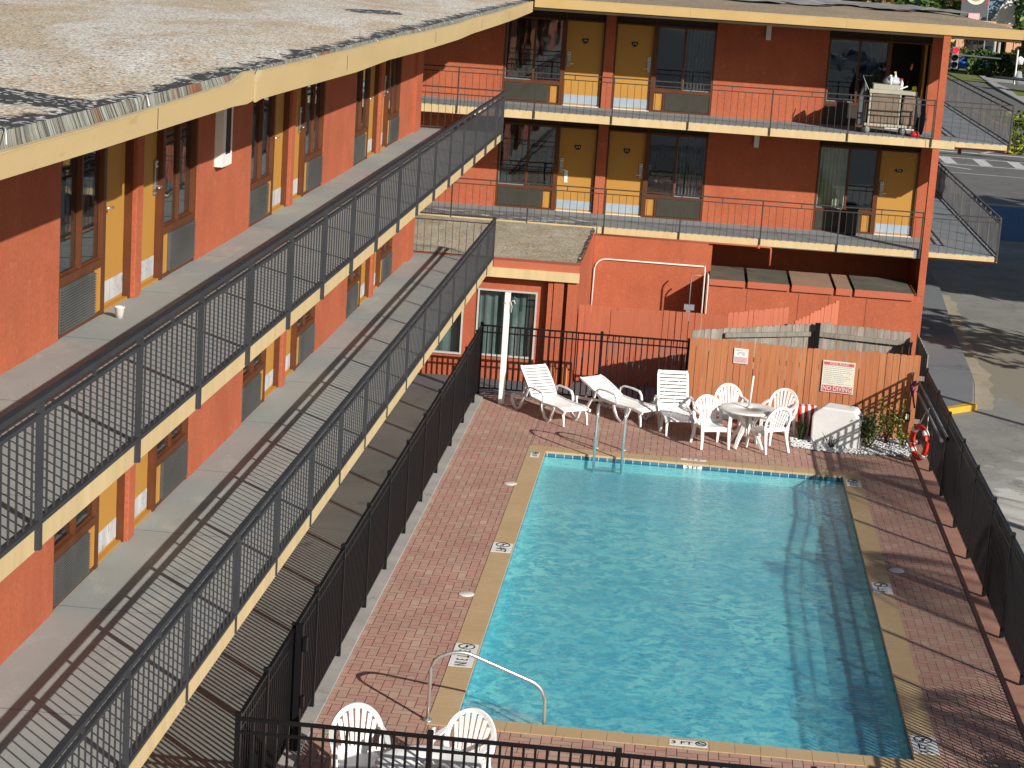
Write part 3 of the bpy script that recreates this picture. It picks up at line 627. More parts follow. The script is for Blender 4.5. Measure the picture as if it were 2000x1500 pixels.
# roof
rf = MB(); nyr = 60; nxr = 16; rq = random.Random(5)
xs = [-4.08-(16*(k/nxr)**1.6) for k in range(nxr+1)]; ysr = [2+(46.6*k/nyr) for k in range(nyr+1)]
grid = [[(x+(.012*math.sin(y*1.7)+.01*math.sin(y*4.1+1) if i == 0 else 0), y, 7.64+.07*min(1, (-4.08-x)/1.2)+.012*mnoise.noise(Vector((x, y, 0)))) for i, x in enumerate(xs)] for y in ysr]
for j in range(nyr):
    for i in range(nxr): rf._a([grid[j][i+1], grid[j][i], grid[j+1][i], grid[j+1][i+1]], [(0, 1, 2, 3)], True)
rf.build('roof', M['roofL'], lw)
MB().box(-20, -4.2, 2, 48.5, 7.5, 7.58).build('roof_deck', M['dark'], lw)
MB().box(XW-.3, -3.99, 2, 48.44, 7.48, 7.52).build('soffit', M['orange2'], lw)
fs = MB()
for j in range(nyr):
    a, b = grid[j][0], grid[j+1][0]; o1 = .02*math.sin(a[1]*2.3); o2 = .02*math.sin(b[1]*2.3)
    fs.quad((-4.045, a[1], 7.53), (-4.045, b[1], 7.53), (b[0], b[1], b[2]), (a[0], a[1], a[2]))
MB().box(-4.06, -3.975, 2, 48.3, 7.521, 7.527).build('gutter_trough', M['tar'], lw)
fs.build('rusty_flashing', M['rust'], lw)
# sagging gutter fascia, in lengths, with one kinked joint
prof = [(2, 7.39, 7.555), (11.6, 7.40, 7.55), (13.7, 7.395, 7.553), (16, 7.40, 7.575), (17.6, 7.40, 7.60), (18.15, 7.385, 7.66), (18.42, 7.40, 7.655)]
prof2 = [(18.52, 7.375, 7.56), (18.75, 7.39, 7.64), (19.6, 7.385, 7.635), (24, 7.35, 7.62), (26.5, 7.37, 7.63), (29.5, 7.345, 7.60), (34, 7.335, 7.585), (36, 7.36, 7.61), (40, 7.36, 7.60), (44, 7.37, 7.625), (47.3, 7.40, 7.64), (48.3, 7.41, 7.64)]
for pr, nm in ((prof, 0), (prof2, 1)):
    fb = MB(); lip = MB()
    for (y0, b0, t0), (y1, b1, t1) in zip(pr, pr[1:]):
        fb.hull8([(-3.972, y0, b0), (-3.95, y0, b0), (-3.95, y1, b1), (-3.972, y1, b1), (-3.972, y0, t0), (-3.95, y0, t0), (-3.95, y1, t1), (-3.972, y1, t1)])
        lip.hull8([(-3.995, y0, t0+.001), (-3.945, y0, t0+.001), (-3.945, y1, t1+.001), (-3.995, y1, t1+.001), (-3.995, y0, t0+.008), (-3.945, y0, t0+.008), (-3.945, y1, t1+.008), (-3.995, y1, t1+.008)])
    f_ = fb.build('gutter', M['gutter'], lw); lip.build('gutter_lip', M['fascia'], f_)
for y in (11.75, 14.9, 18.45, 21.5, 25.6, 29.4, 33.2, 37.0, 40.8):
    zt = 7.62 if y > 17 else 7.58
    mb = MB(); mb.tube([(-4.13, y+.42, 7.645), (-4.05, y+.25, 7.655), (-3.97, y+.03, zt+.012)], .005, 5); mb.build('gutter_strap', M['wpaint'], lw)
for y in (15.1, 23.3, 31.0, 37.4, 42.5):
    mb = MB(); mb.box(-3.9495, -3.946, y, y+.008, 7.41, 7.57); mb.build('gutter_seam', M['fascia_gap'], lw)
mb = MB(); mb.box(XW+.001, XW+.10, 23.92, 24.40, 6.14, 7.1); fx = thing('wall_light', '', '', (XW+.05, 24.16, 6.14)); mb.build('light_case', M['wpaint'], fx); MB().box(XW+.1001, XW+.104, 24.06, 24.30, 6.28, 7.0).build('dark_panel', M['dark'], fx); tag(fx, 'tall white box light fixed to the upper wall of the left wing', 'light', 'white box lights on the upper walls')
for y0, zz, lb in ((13.4, 7.43, 'a'), (15.0, 7.43, 'b')): 
    mb = MB(); mb.lathe([(0, -.09), (.03, -.08), (.035, -.03), (.02, 0)], 10, (-4.9, y0+1.0, zz+.05)); mb.build('soffit_bulb', M['dark'], lw)

# ------------------------------------------------------------------ back wing
bw = thing('motel_building', 'three storey orange motel block across the far end of the pool', 'building', (0, 56, 0))
B_ = Fr('B'); CB = -2.24
for z, h in ((Z2, 2.40), (Z3, 2.36)):
    wall(B_, bw, -14, -4.79, z, h); wall(B_, bw, .31, 2.985, z, h)
    pillar(B_, bw, CB, z, h)
    top3 = z > 4
    half_unit(B_, bw, CB, -1, z, '314' if top3 else '214', back=True, tag_sign=not top3, ccol=('curtainp', (2.2, 2.49)))
    half_unit(B_, bw, CB, 1, z, '315' if top3 else '215', back=True, ccol=('curtainp', (1.9, 2.49)))
    half_unit(B_, bw, 5.54, -1, z, None if top3 else '216', door=not top3, back=True, ccol=('curtain', (1.84, 2.49)) if not top3 else ('curtainp', (1.2, 1.6)))
MB().box(-14, 5.52, YW+1.65, 68, -.02, 7.5).build('core', M['orange'], bw)
MB().box(-14, -9, YW+.28, YW+1.65, 0, 7.5).build('core', M['orange'], bw)
# open doorway of the top right room
for nm, b in (('doorway_side', (4.44, 4.47, YW+.14, YW+1.6, Z3, 7.3)), ('doorway_back', (4.47, 5.41, YW+1.55, YW+1.64, Z3, 7.3)), ('doorway_floor', (4.47, 5.41, YW+.0, YW+1.55, Z3+.002, Z3+.01))):
    MB().box(*b).build(nm, M['room'], bw)
od = MB().box(5.28, 5.33, YW+.12, YW+1.0, Z3+.02, Z3+2.03).build('open_door', M['door'], bw)
MB().box(5.41, 5.555, 48.62, YW+.5, 0, Z2-.19).build('end_fin', M['orange'], bw)
for z, h in ((Z2, 2.40), (Z3, 2.36)): wall(B_, bw, 5.415, 5.80, z, h)
MB().box(5.60, 5.80, YW+.29, 68, 0, 7.5).build('side_wall', M['dark'], bw)  # unseen wall, coloured dark to cut orange bounce onto the side railings
MB().box(5.405, 5.565, 48.40, 48.62, 0, Z3-.2).build('end_pillar', M['orange'], bw)
MB().box(5.405, 5.565, 48.475, 48.62, Z3+.0, 7.5).build('end_pillar', M['orange'], bw)
for z in (Z2, Z3):
    MB().box(-14, 5.57, YB+.012, YW+.3, z-.185, z).build('walkway_slab', M['walkb'], bw)
    MB().box(5.571, 7.13, YB+.012, 70, z-.12, z-.002).build('side_walkway_slab', M['walks'], bw)
    MB().box(5.571, 7.10, 48.6, 70, z-.185, z-.121).build('side_slab_soffit', M['orange2'], bw)
seam = [-14, -11, -9.2, -7.4, -5.6, -3.76, -1.97, -.22, 1.69, 3.47, 5.24]
fb = MB()
for a, b in zip(seam, seam[1:]): fb.box(a+.006, b-.006, YB-.012, YB+.010, Z3-.19, Z3-.008)
fb.box(5.246, 5.9, YB-.012, YB+.010, Z3-.19, Z3-.008); fb.build('walkway_fascia', M['fascia'], bw)
fb = MB()
for a, b in zip([-2.12, -.22, 1.66, 3.44], [-.22, 1.66, 3.44, 5.24]): fb.box(a+.008, b-.008, YB-.012, YB+.010, Z2-.165, Z2-.008)
fb.build('walkway_fascia', M['fascia'], bw)
for z, x0 in ((Z3, 5.906), (Z2, 5.572)): MB().box(x0, 7.14, YB-.006, YB+.010, z-.135, z-.02).build('side_fascia', M['fascia'], bw, bevel=.012)
MB().box(7.131, 7.145, YB+.011, 70, z-.15, z-.02).build('side_edge', M['fascia'], bw)
MB().box(6.05, 6.12, 48.9, 49.0, Z3-.32, Z3-.19).build('drain_stub', M['brown'], bw)
# roof of the back wing
rb_ = MB(); X0, X1, Y0, Y1 = -20, 7.17, YB+.03, 68.5; nx, ny = 60, 30
G = []
for j in range(ny+1):
    row = []
    for i in range(nx+1):
        x = X0+(X1-X0)*i/nx; y = Y0+(Y1-Y0)*j/ny
        e = min(1, (y-Y0)/2.5)*min(1, (X1-x)/1.5+.3)
        row.append((x, y, 7.70+.10*e+.02*mnoise.noise(Vector((x*.6, y*.6, 3)))))
    G.append(row)
for j in range(ny):
    for i in range(nx): rb_._a([G[j][i], G[j][i+1], G[j+1][i+1], G[j+1][i]], [(0, 1, 2, 3)], True)
rb_.build('roof', M['roofB'], bw)
MB().box(-20, 7.14, YB+.035, 68.5, 7.45, 7.66).build('roof_deck', M['dark'], bw)
fb = MB(); sm_ = [-3.93, -.35, 3.2, 7.18]
for a, b in zip(sm_, sm_[1:]): fb.box(a+.002, b-.002, YB-.0, YB+.022, 7.52, 7.725)
fb.box(7.16, 7.18, YB+.024, 68.5, 7.52, 7.725); fb.build('roof_fascia', M['fascia2'], bw)
MB().box(-3.93, 7.18, YB-.006, YB+.03, 7.726, 7.738).build('fascia_lip', M['fascia'], bw)
mq = random.Random(8)
for k in range(16):
    cx = .5+6.2*k/16+mq.uniform(-.3, .3); cy = 57.5+mq.uniform(-1, 4)
    mb = MB(); n = 9; pts = []
    for i in range(n):
        a = 2*math.pi*i/n; r = mq.uniform(.5, 1.0); pts.append((cx+r*.9*math.cos(a), cy+r*1.5*math.sin(a), 7.83+mq.uniform(0, .05)))
    c0 = (cx, cy, 7.92+mq.uniform(0, .05))
    mb._a([c0]+pts, [(0, 1+i, 1+(i+1) % n) for i in range(n)]); mb.build('peeled_membrane', M['membrane'], bw)
for x, z0, z1, lb in ((1.53, 7.05, 7.50, 'white box light high on the top walkway wall of the far block'), (1.47, 4.48, 4.95, 'white box light high on the middle walkway wall of the far block')):
    o = MB().box(x-.06, x+.06, YW-.11, YW-.002, z0, z1).build('wall_light', M['wpaint'], bevel=.01); tag(o, lb, 'light', 'white box lights on the upper walls')
# rain pipe under the middle walkway
pp = thing('drain_pipe', 'orange painted pipe hanging under the middle walkway edge', 'pipe', (.7, 48.3, 2.3))
MB().tube(bend([(-2.0, 48.35, 2.40), (1.95, 48.35, 2.40), (1.95, 48.35, 1.98)], .06), .024, 8).build('pipe_run', M['orange2'], pp)
MB().cyl((1.66, 48.35, 2.36), .035, .08, 10).build('pipe_collar', M['orange2'], pp)

# lobby annex in the corner, with the low gravel roof
lb = thing('lobby_annex', 'low orange lobby annex with a gravel roof in the inner corner', 'building', (-4.5, 45, 0))
def wallhole(x0, x1, z0, z1, holes, y, th=.16):
    mb = MB(); xs = sorted(holes); cur = x0
    for (a, b, c, d) in xs:
        mb.box(cur, a, y, y+th, z0, z1); mb.box(a, b, y, y+th, z0, c); mb.box(a, b, y, y+th, d, z1); cur = b
    mb.box(cur, x1, y, y+th, z0, z1); return mb
holes = [(-6.2, -4.50, .47, 1.90), (-4.22, -2.98, .49, 1.90)]
wallhole(-9, -2.16, 0, 2.22, holes, 42.4).build('front_wall', M['orange'], lb)
for (a, b, c, d) in holes:
    w = MB(); t = .035
    w.box(a, b, 42.37, 42.46, c, c+t); w.box(a, b, 42.37, 42.46, d-t, d); w.box(a, a+t, 42.37, 42.46, c+t, d-t); w.box(b-t, b, 42.37, 42.46, c+t, d-t)
    mid = a+(b-a)*.50; w.box(mid-.02, mid+.02, 42.38, 42.45, c+t, d-t); w = w.build('window', M['frameg'], lb)
    MB().box(a+t, mid-.02, 42.41, 42.415, c+t, d-t).build('pane', M['glass'], w); MB().box(mid+.02, b-t, 42.41, 42.415, c+t, d-t).build('pane', M['glass'], w)
    cm = MB(); n = 30; a2, b2 = (a+t, b-t)
    for k in range(n):
        if True:
            u0_, u1_ = a2+(b2-a2)*k/n, a2+(b2-a2)*(k+1)/n
            cm._a([(u0_, 42.6+.03*math.sin(k*1.3), c), (u1_, 42.6+.03*math.sin((k+1)*1.3), c), (u1_, 42.6+.03*math.sin((k+1)*1.3), d), (u0_, 42.6+.03*math.sin(k*1.3), d)], [(0, 1, 2, 3)], True)
    cm.build('curtain', M['curtainl'], w)
MB().box(-9, -2.3, 44, 44.05, 0, 2.2).build('room_back', M['room'], lb)
MB().box(-9, -2.3, 42.57, 44, 0.0, .01).build('room_floor', M['room'], lb)
MB().box(-2.76, -2.66, 42.22, 42.398, 0, 2.2).build('recess_board', M['orange'], lb)
MB().box(-2.64, -2.44, 42.2, 42.398, 0, 2.2).build('pilaster', M['orange'], lb); MB().box(-2.36, -2.16, 42.2, 42.398, 0, 2.2).build('pilaster', M['orange'], lb)
for x in (-2.56, -2.30):
    MB().cyl((x, 42.12, 0), .06, .42, 12).build('bollard_pipe', mat('orange_pipe', (.62, .22, .07)), lb)
MB().box(-2.30, -2.155, 42.56, 48.2, 0, 2.5).build('side_wall', M['orange'], lb)
MB().box(-9, -2.15, 42.17, 42.56, 2.40, 2.55).build('parapet', M['orange2'], lb)
MB().box(-9, -2.13, 42.12, 42.169, 2.20, 2.40).build('fascia', M['fascia'], lb)
MB().box(-9, -2.16, 42.15, 42.56, 2.221, 2.399).build('canopy', M['orange2'], lb)
lr = MB(); n = 24; m_ = 24
GL = [[(-9.5+(7.33+.05*math.sin(j*2.1)*(i == m_))*i/m_, 42.22+6.18*j/n, 2.535+.03*mnoise.noise(Vector((i*.5, j*.5, 1)))+.03*math.sin(j/n*3.1)) for i in range(m_+1)] for j in range(n+1)]
for j in range(n):
    for i in range(m_): lr._a([GL[j][i], GL[j][i+1], GL[j+1][i+1], GL[j+1][i]], [(0, 1, 2, 3)], True)
lr.build('gravel_roof', M['roofLow'], lb)
MB().box(-9.5, -2.17, 42.2, 48.40, 2.35, 2.49).build('roof_edge', M['tar'], lb)
MB().box(-9.5, -2.15, YB-.01, 49.45, Z2+.001, Z2+.005).build('peeling_strip', M['peel'], bw)
MB().box(-9.5, -2.14, YB-.04, YB-.015, 2.50, 2.565).build('pale_edge', M['fascia'], lb)
# ground-floor wall under the middle walkway and the utility enclosure
MB().box(-2.15, .50, 48.2, 48.4, 0, 2.39).build('under_wall', M['orange'], bw)
MB().box(-2.15, 5.40, YW+.0, YW+.2, 0, 2.38).build('recess_wall', M['orange'], bw)
MB().box(.50, .60, 48.41, YW, 0, 2.38).build('recess_side', M['orange'], bw)
en = thing('utility_enclosure', 'long orange utility enclosure with a roof of weathered panels', 'enclosure', (3, 48.3, 0))
MB().box(.58, 5.40, 47.2, 47.26, 0, 1.70).build('front_wall', M['orange'], en); MB().box(.52, .58, 47.2, 49.5, 0, 1.70).build('side_wall', M['orange'], en)
for x in (1.45, 2.62, 3.30, 4.15): MB().box(x, x+.008, 47.196, 47.1995, 0, 1.55).build('wall_seam', M['brown'], en)
cuts = [.55, 1.42, 2.42, 3.42, 3.84, 5.22]
for i, (a, b) in enumerate(zip(cuts, cuts[1:])):
    o = MB().box(a+.035, b-.035, 47.17, 49.35, 1.70+.004*i, 1.735+.004*i).build('roof_panel', mat('panel_brown%d' % i, *(((.36, .23, .15), (.30, .19, .13)) if i in (2, 3) else ((.15, .135, .10), (.09, .085, .065))), .85, 1.5, .3, .7, .2, 20, col3=(.28, .25, .17), s3=3, a3=.64, b3=.72), en)
    MB().box(a+.03, b-.03, 47.14, 47.169, 1.60, 1.74+.004*i).build('panel_trim', M['orange2'], en)
MB().box(.58, 5.3, 47.3, 49.4, 1.55, 1.6).build('inner_shelf', M['dark'], en)
MB().box(5.22, 5.27, 47.3, 49.3, 1.7, 1.745).build('roof_edge', M['brown'], en)
# conduits and meter box
cn = thing('white_conduit', 'thin white conduit arching over the orange ground floor wall', 'pipe', (-1, 48.17, 0))
MB().tube(bend([(-2.12, 48.17, .2), (-2.10, 48.17, 1.86), (.47, 48.17, 1.86)], .3, 8), .018, 8).build('pipe_run', M['whitewarm'], cn)
c2 = thing('conduit_pair', 'pair of white vertical conduits at the left corner of the utility enclosure', 'pipe', (.5, 47.15, 0))
for x in (.46, .55): MB().tube(bend([(x, 47.14, .0), (x, 47.14, 1.98-(x-.46)*2), (x-.02, 47.3, 2.02-(x-.46)*2)], .08), .018, 8).build('pipe_run', M['whitewarm'], c2)
c3 = thing('meter_box', 'small grey meter box on a thin conduit before the orange wall', 'box', (.16, 46.2, 0))
MB().box(.05, .28, 46.15, 46.24, 1.15, 1.27).build('box_head', M['greypaint'], c3); MB().box(.10, .2, 46.16, 46.23, .9, 1.149).build('box_body', M['greypaint'], c3)
MB().tube(bend([(.16, 46.2, 1.27), (.16, 46.2, 1.93), (.38, 46.2, 1.95)], .06), .012, 6).build('pipe_run', M['greypaint'], c3)

# ------------------------------------------------------------------ railings and metal fences
def railing(name, label, cat, P0, P1, z, posts, m, htop=.85, hmid=.725, hbot=.03, pw=.042, below=.15, rw=.054, rh=.038, pk=.0125, gap=.15, group=None, cap=False, stub=True, ptop=None, pbot=None, pover=0, rails2=True):
    P0 = Vector((*P0, 0)); P1 = Vector((*P1, 0)); d = (P1-P0); Ln = d.length; d.normalize(); nrm = Vector((-d.y, d.x, 0))
    root = thing(name, label, cat, (P0.x, P0.y, z), 0, group)
    at = lambda t, h: Vector((P0.x+d.x*t, P0.y+d.y*t, z+h))
    MB().beam(at(0, htop-rh/2), at(Ln, htop-rh/2), rw, rh).build('top_rail', m, root)
    MB().beam(at(0, hmid), at(Ln, hmid), rw*.7, rh*.8).build('mid_rail', m, root)
    if hbot is not None: MB().beam(at(0, hbot), at(Ln, hbot), rw*.7, rh*.8).build('bottom_rail', m, root)
    ht = htop-rh-.001+pover
    for t in posts:
        o = MB().hull8([at(t, -below)+nrm*a*pw/2+d*b*pw/2 for a, b in ((-1, -1), (1, -1), (1, 1), (-1, 1))]+[at(t, ht)+nrm*a*pw/2+d*b*pw/2 for a, b in ((-1, -1), (1, -1), (1, 1), (-1, 1))]).build('post', m, root)
        if cap: c = at(t, ht+.001); MB().hull8([c+nrm*a*pw*.6+d*b*pw*.6 for a, b in ((-1, -1), (1, -1), (1, 1), (-1, 1))]+[c+Vector((0, 0, .03))+nrm*a*pw*.5+d*b*pw*.5 for a, b in ((-1, -1), (1, -1), (1, 1), (-1, 1))]).build('post_cap', m, o)
    ts = sorted(set([0]+list(posts)+[Ln])); pb = hbot if hbot is not None else (pbot or 0); pt = hmid if ptop is None else ptop
    for a, b in zip(ts, ts[1:]):
        if b-a < .25: continue
        mb = MB(); n = max(1, round((b-a)/gap))
        for k in range(1, n):
            t = a+(b-a)*k/n; mb.beam(at(t, pb), at(t, pt), pk, pk, up=(d.x, d.y, 0))
        if mb.v: mb.build('picket_panel', m, root)
        if stub: mb = MB(); mb.beam(at((a+b)/2, hmid), at((a+b)/2, htop-rh), pw*.6, pw*.6, up=(d.x, d.y, 0)); mb.build('rail_spacer', m, root)
    return root
lp = [0.02]+[(k*1.872-.603) for k in range(1, 16)]+[29.8, 31.7, 33.6, 35.5, 37.4, 39.3]
railing('walkway_railing', 'dark grey railing along the upper walkway of the left wing, uppermost on that side', 'railing', (XR+.03, YE), (XR+.03, 2), Z3, lp, M['railg'], group='railings along the left wing')
railing('walkway_railing', 'dark grey railing along the middle walkway of the left wing, above the black fence', 'railing', (XR+.005, YE), (XR+.005, 2), Z2, lp, M['railg'], group='railings along the left wing')
for z, w in ((Z3, 'upper'), (Z2, 'middle')):
    railing('end_railing', 'thin dark railing closing the far end of the %s walkway of the left wing' % w, 'railing', (XR+.02, YE-.02), (-7.4, YE-.02), z, [], M['railb'], htop=.86, hmid=.72, hbot=.04, pw=.03, rw=.03, rh=.025, pk=.009, gap=.145, stub=False)
bp = [t+9.3 for t in (-7.4, -5.58, -3.78, -1.97, -.2, 1.68, 3.46, 5.36)]
for z, w in ((Z3, 'top'), (Z2, 'middle')):
    railing('balcony_railing', 'thin iron railing along the %s walkway of the far block' % w, 'railing', (-9.3, YB-.025), (5.39, YB-.025), z, bp, M['railb'], htop=.90, hmid=.775, hbot=None, pbot=-.01, pw=.032, below=.17, rw=.032, rh=.026, pk=.010, gap=.158, group='railings on the far block')
    railing('front_end_railing', 'thin iron railing across the front of the %s side balcony right of the end pillar' % w, 'railing', (5.60, YB-.02), (7.12, YB-.02), z, [1.52], M['railb'], htop=.90, hmid=.775, hbot=None, pbot=-.02, pw=.032, below=.12, rw=.028, rh=.024, pk=.009, gap=.18, stub=False)
    railing('side_railing', 'dark grey railing receding along the outer edge of the %s side balcony' % w, 'railing', (7.13, YB), (7.13, 69), z, [.02]+[1.8*k for k in range(1, 12)], M['raill'], htop=.90, hmid=.76, hbot=.05, pw=.04, below=.02, rw=.04, rh=.035, pk=.012, gap=.13)
fk = dict(htop=1.42, hmid=1.27, hbot=.13, pw=.055, below=0, rw=.04, rh=.032, pk=.024, gap=.112, cap=True, pover=.05, stub=False, ptop=1.40)
def ironfence(label, P0, P1, posts, **k):
    kw = dict(fk); kw.update(k); return railing('iron_fence', label, 'fence', P0, P1, 0.03, posts, M['black'], group='black iron fences round the pool', **kw)
ironfence('black iron picket fence running beside the left edge of the pool deck', (-3.93, 18.72), (-3.93, 40.72), [0, 1.3, 2.78, 4.1, 5.9, 7.9, 9.7, 11.6, 13.5, 15.4, 17.4, 19.3, 21.1])
ironfence('black iron picket fence across the far end of the deck behind the loungers', (-3.93, 40.72), (.22, 40.72), [0, 1.0, 2.4, 4.13])
ironfence('black iron picket fence cropped along the very bottom, nearest the viewer', (-3.90, 18.72), (4.72, 18.72), [1.84, 3.65, 5.5, 7.3, 8.6])
ironfence('black iron picket fence running beside the right edge of the pool deck', (4.74, 39.45), (4.74, 18.72), [0, 2.1, 3.9, 5.95, 7.75, 9.7, 11.6, 13.5, 15.4, 17.3, 19.2, 20.7], htop=1.45)
gp = thing('gate_post', 'thick black gate post with hinge blocks in the left fence', 'post', (-3.86, 21.5, 0))
MB().box(-3.90, -3.82, 21.42, 21.50, .03, 1.50).build('post_body', M['black'], gp); MB().box(-3.815, -3.77, 21.40, 21.48, 1.2, 1.36).build('hinge', M['black'], gp); MB().box(-3.815, -3.78, 21.40, 21.48, .55, .68).build('hinge', M['black'], gp)

# ------------------------------------------------------------------ wooden fences
def pickets(mb, P0, P1, top, w, th, rng, gap=.004, dog=.02, bot=0.03):
    P0 = Vector((*P0, 0)); P1 = Vector((*P1, 0)); d = P1-P0; Ln = d.length; d.normalize(); nr = Vector((-d.y, d.x, 0)); n = int(Ln/w)
    for k in range(n):
        a = k*w+gap*rng.uniform(.5, 1.8); b = (k+1)*w; t = top((k+.5)/n)+rng.uniform(-.012, .012); off = rng.uniform(-.006, .006); lean = rng.uniform(-.006, .006)
        pa = P0+d*a+nr*off; pb = P0+d*b+nr*off
        prof = [(pa, bot), (pb, bot), (pb+d*lean, t-dog), (pb-d*dog+d*lean, t), (pa+d*dog+d*lean, t), (pa+d*lean, t-dog)]
        f = [Vector((p.x, p.y, z)) for p, z in prof]; m0 = len(mb.f); mb.prism(f, nr*th); c = rng.random()
        for i in range(m0, len(mb.f)): mb.col[i] = c
rq = random.Random(21)
wf = thing('wooden_fence', 'orange stained plank fence carrying the pool rules sign', 'fence', (2.5, 40.2, 0))
mb = MB(); pickets(mb, (.22, 40.50), (4.76, 39.72), lambda t: 1.56+.13*t+.02*math.sin(t*9), .128, -.022, rq, gap=.007, dog=.018); mb.build('plank_panel', M['fencewood'], wf)
MB().beam((.22, 40.55, .4), (4.76, 39.77, .4), .04, .09).build('rail', M['greywood'], wf); MB().beam((.22, 40.55, 1.25), (4.76, 39.77, 1.25), .04, .09).build('rail', M['greywood'], wf)
gf = thing('weathered_fence', 'grey weathered plank enclosure behind the orange plank fence', 'fence', (3, 41.8, 0))
mb = MB(); pickets(mb, (.24, 40.75), (2.75, 41.75), lambda t: 1.66+.17*t, .135, .02, rq, gap=.005); pickets(mb, (2.75, 41.75), (4.72, 41.9), lambda t: 1.85-.08*t, .135, .02, rq, gap=.005); pickets(mb, (4.76, 41.9), (4.78, 39.8), lambda t: 1.76-.06*t, .135, .02, rq, gap=.005)
mb.build('plank_panel', M['greywood'], gf)
for a, b in (((.9, 40.95, 1.58), (2.72, 41.70, 1.62)), ((2.8, 41.70, 1.62), (4.68, 41.82, 1.54))): MB().beam(a, b, .05, .09).build('rail', M['greywood'], gf)
MB().box(2.70, 2.80, 41.56, 41.64, .0, 1.86).build('hinge_post', M['black'], gf); MB().box(4.60, 4.64, 41.5, 41.56, 0, 1.66).build('post', M['greywood'], gf)
pf = thing('painted_fence', 'orange painted picket fence before the ground floor wall', 'fence', (-.9, 42.8, 0))
mb = MB(); pickets(mb, (-2.14, 42.8), (1.0, 42.8), lambda t: 1.66+.01*t, .135, .02, rq, gap=.012, dog=.0); mb.build('plank_panel', M['orange_pick'], pf)
pf2 = thing('painted_fence', 'faded salmon painted fence section with a rising top, left of two', 'fence', (1.6, 43.4, 0), 0, 'faded painted fence sections')
mb = MB(); pickets(mb, (.98, 43.2), (2.35, 43.6), lambda t: 1.66+.17*t, .11, .02, rq, gap=.003, dog=.02); mb.build('plank_panel', M['orange_light'], pf2)
pf3 = thing('painted_fence', 'faded salmon painted fence section with a steep rising top, right of two', 'fence', (2.9, 43.8, 0), 0, 'faded painted fence sections')
mb = MB(); pickets(mb, (2.38, 43.3), (3.40, 44.3), lambda t: 1.57+.38*t, .11, .02, rq, gap=.003, dog=.02); mb.build('plank_panel', M['orange_light'], pf3)

# ------------------------------------------------------------------ signs on the plank fence
fdir = Vector((4.54, -.78, 0)).normalized(); fn = Vector((fdir.y, -fdir.x, 0))
def onfence(x, z, off=.035): y = 40.50-(x-.22)*.78/4.54; return Vector((x, y, z))+fn*off
def sign(name, label, x, z, w, h):
    root = thing(name, label, 'sign', onfence(x, z-h/2)); B0 = basis(onfence(x, z), fdir, (0, 0, 1)); return root, B0
def plate(B0, x0, x1, z0, z1, d0, d1): return MB().hull8([B0 @ Vector(v) for v in ((x0, z0, d0), (x1, z0, d0), (x1, z1, d0), (x0, z1, d0), (x0, z0, d1), (x1, z0, d1), (x1, z1, d1), (x0, z1, d1))])
sg, B0 = sign('pool_rules_sign', 'pool rules sign with the red NO DIVING band on the plank fence', 3.13, 1.11, .62, .62)
plate(B0, -.31, .31, -.31, .31, 0, .012).build('board', M['signw'], sg)
o = plate(B0, -.29, .29, -.295, -.175, .0122, .015).build('red_band', M['red'], sg); text('band_text', 'NO DIVING', .125, M['num'], o, B0 @ Matrix.Translation((0, -.235, .016)) @ Matrix.Diagonal((.86, 1, 1, 1)))
o = plate(B0, -.29, .29, .225, .285, .0122, .015).build('red_band', M['red'], sg); text('band_text', 'POOL RULES', .065, M['num'], o, B0 @ Matrix.Translation((0, .255, .016)))
sp = MB(); q = random.Random(2)
for k in range(10):
    y = .20-k*.037; x = -.28; end = .27-q.random()*(.2 if k % 3 else .03)
    while x < end:
        w = q.uniform(.02, .06); b = [B0 @ Vector(v) for v in ((x, y-.008, .0125), (x+w, y-.008, .0125), (x+w, y+.004, .0125), (x, y+.004, .0125))]; sp.poly(b); x += w+.012
sp.build('small_print', M['signgrey'], sg)
sg2, B1 = sign('small_sign', 'small white sign with a faded pink lower half near the left of the plank fence', 1.24, 1.31, .3, .3)
plate(B1, -.14, .14, -.15, .15, 0, .01).build('board', M['wpaint'], sg2); o = plate(B1, -.125, .125, -.135, -.02, .0102, .012).build('pink_band', M['signpink'], sg2)
sp = MB()
for a, b, y in ((-.1, -.02, .11), (0, .02, .11), (-.06, .07, .065), (-.08, -.04, .035), (.02, .08, .03)): sp.poly([B1 @ Vector(v) for v in ((a, y-.008, .0105), (b, y-.008, .0105), (b, y+.008, .0105), (a, y+.008, .0105))])
for k in range(4): sp.poly([B1 @ Vector(v) for v in ((-.115, -.035-k*.026, .0125), (.1-.02*(k % 2), -.035-k*.026, .0125), (.1-.02*(k % 2), -.028-k*.026, .0125), (-.115, -.028-k*.026, .0125))])
sp.build('small_print', M['signgrey'], sg2)

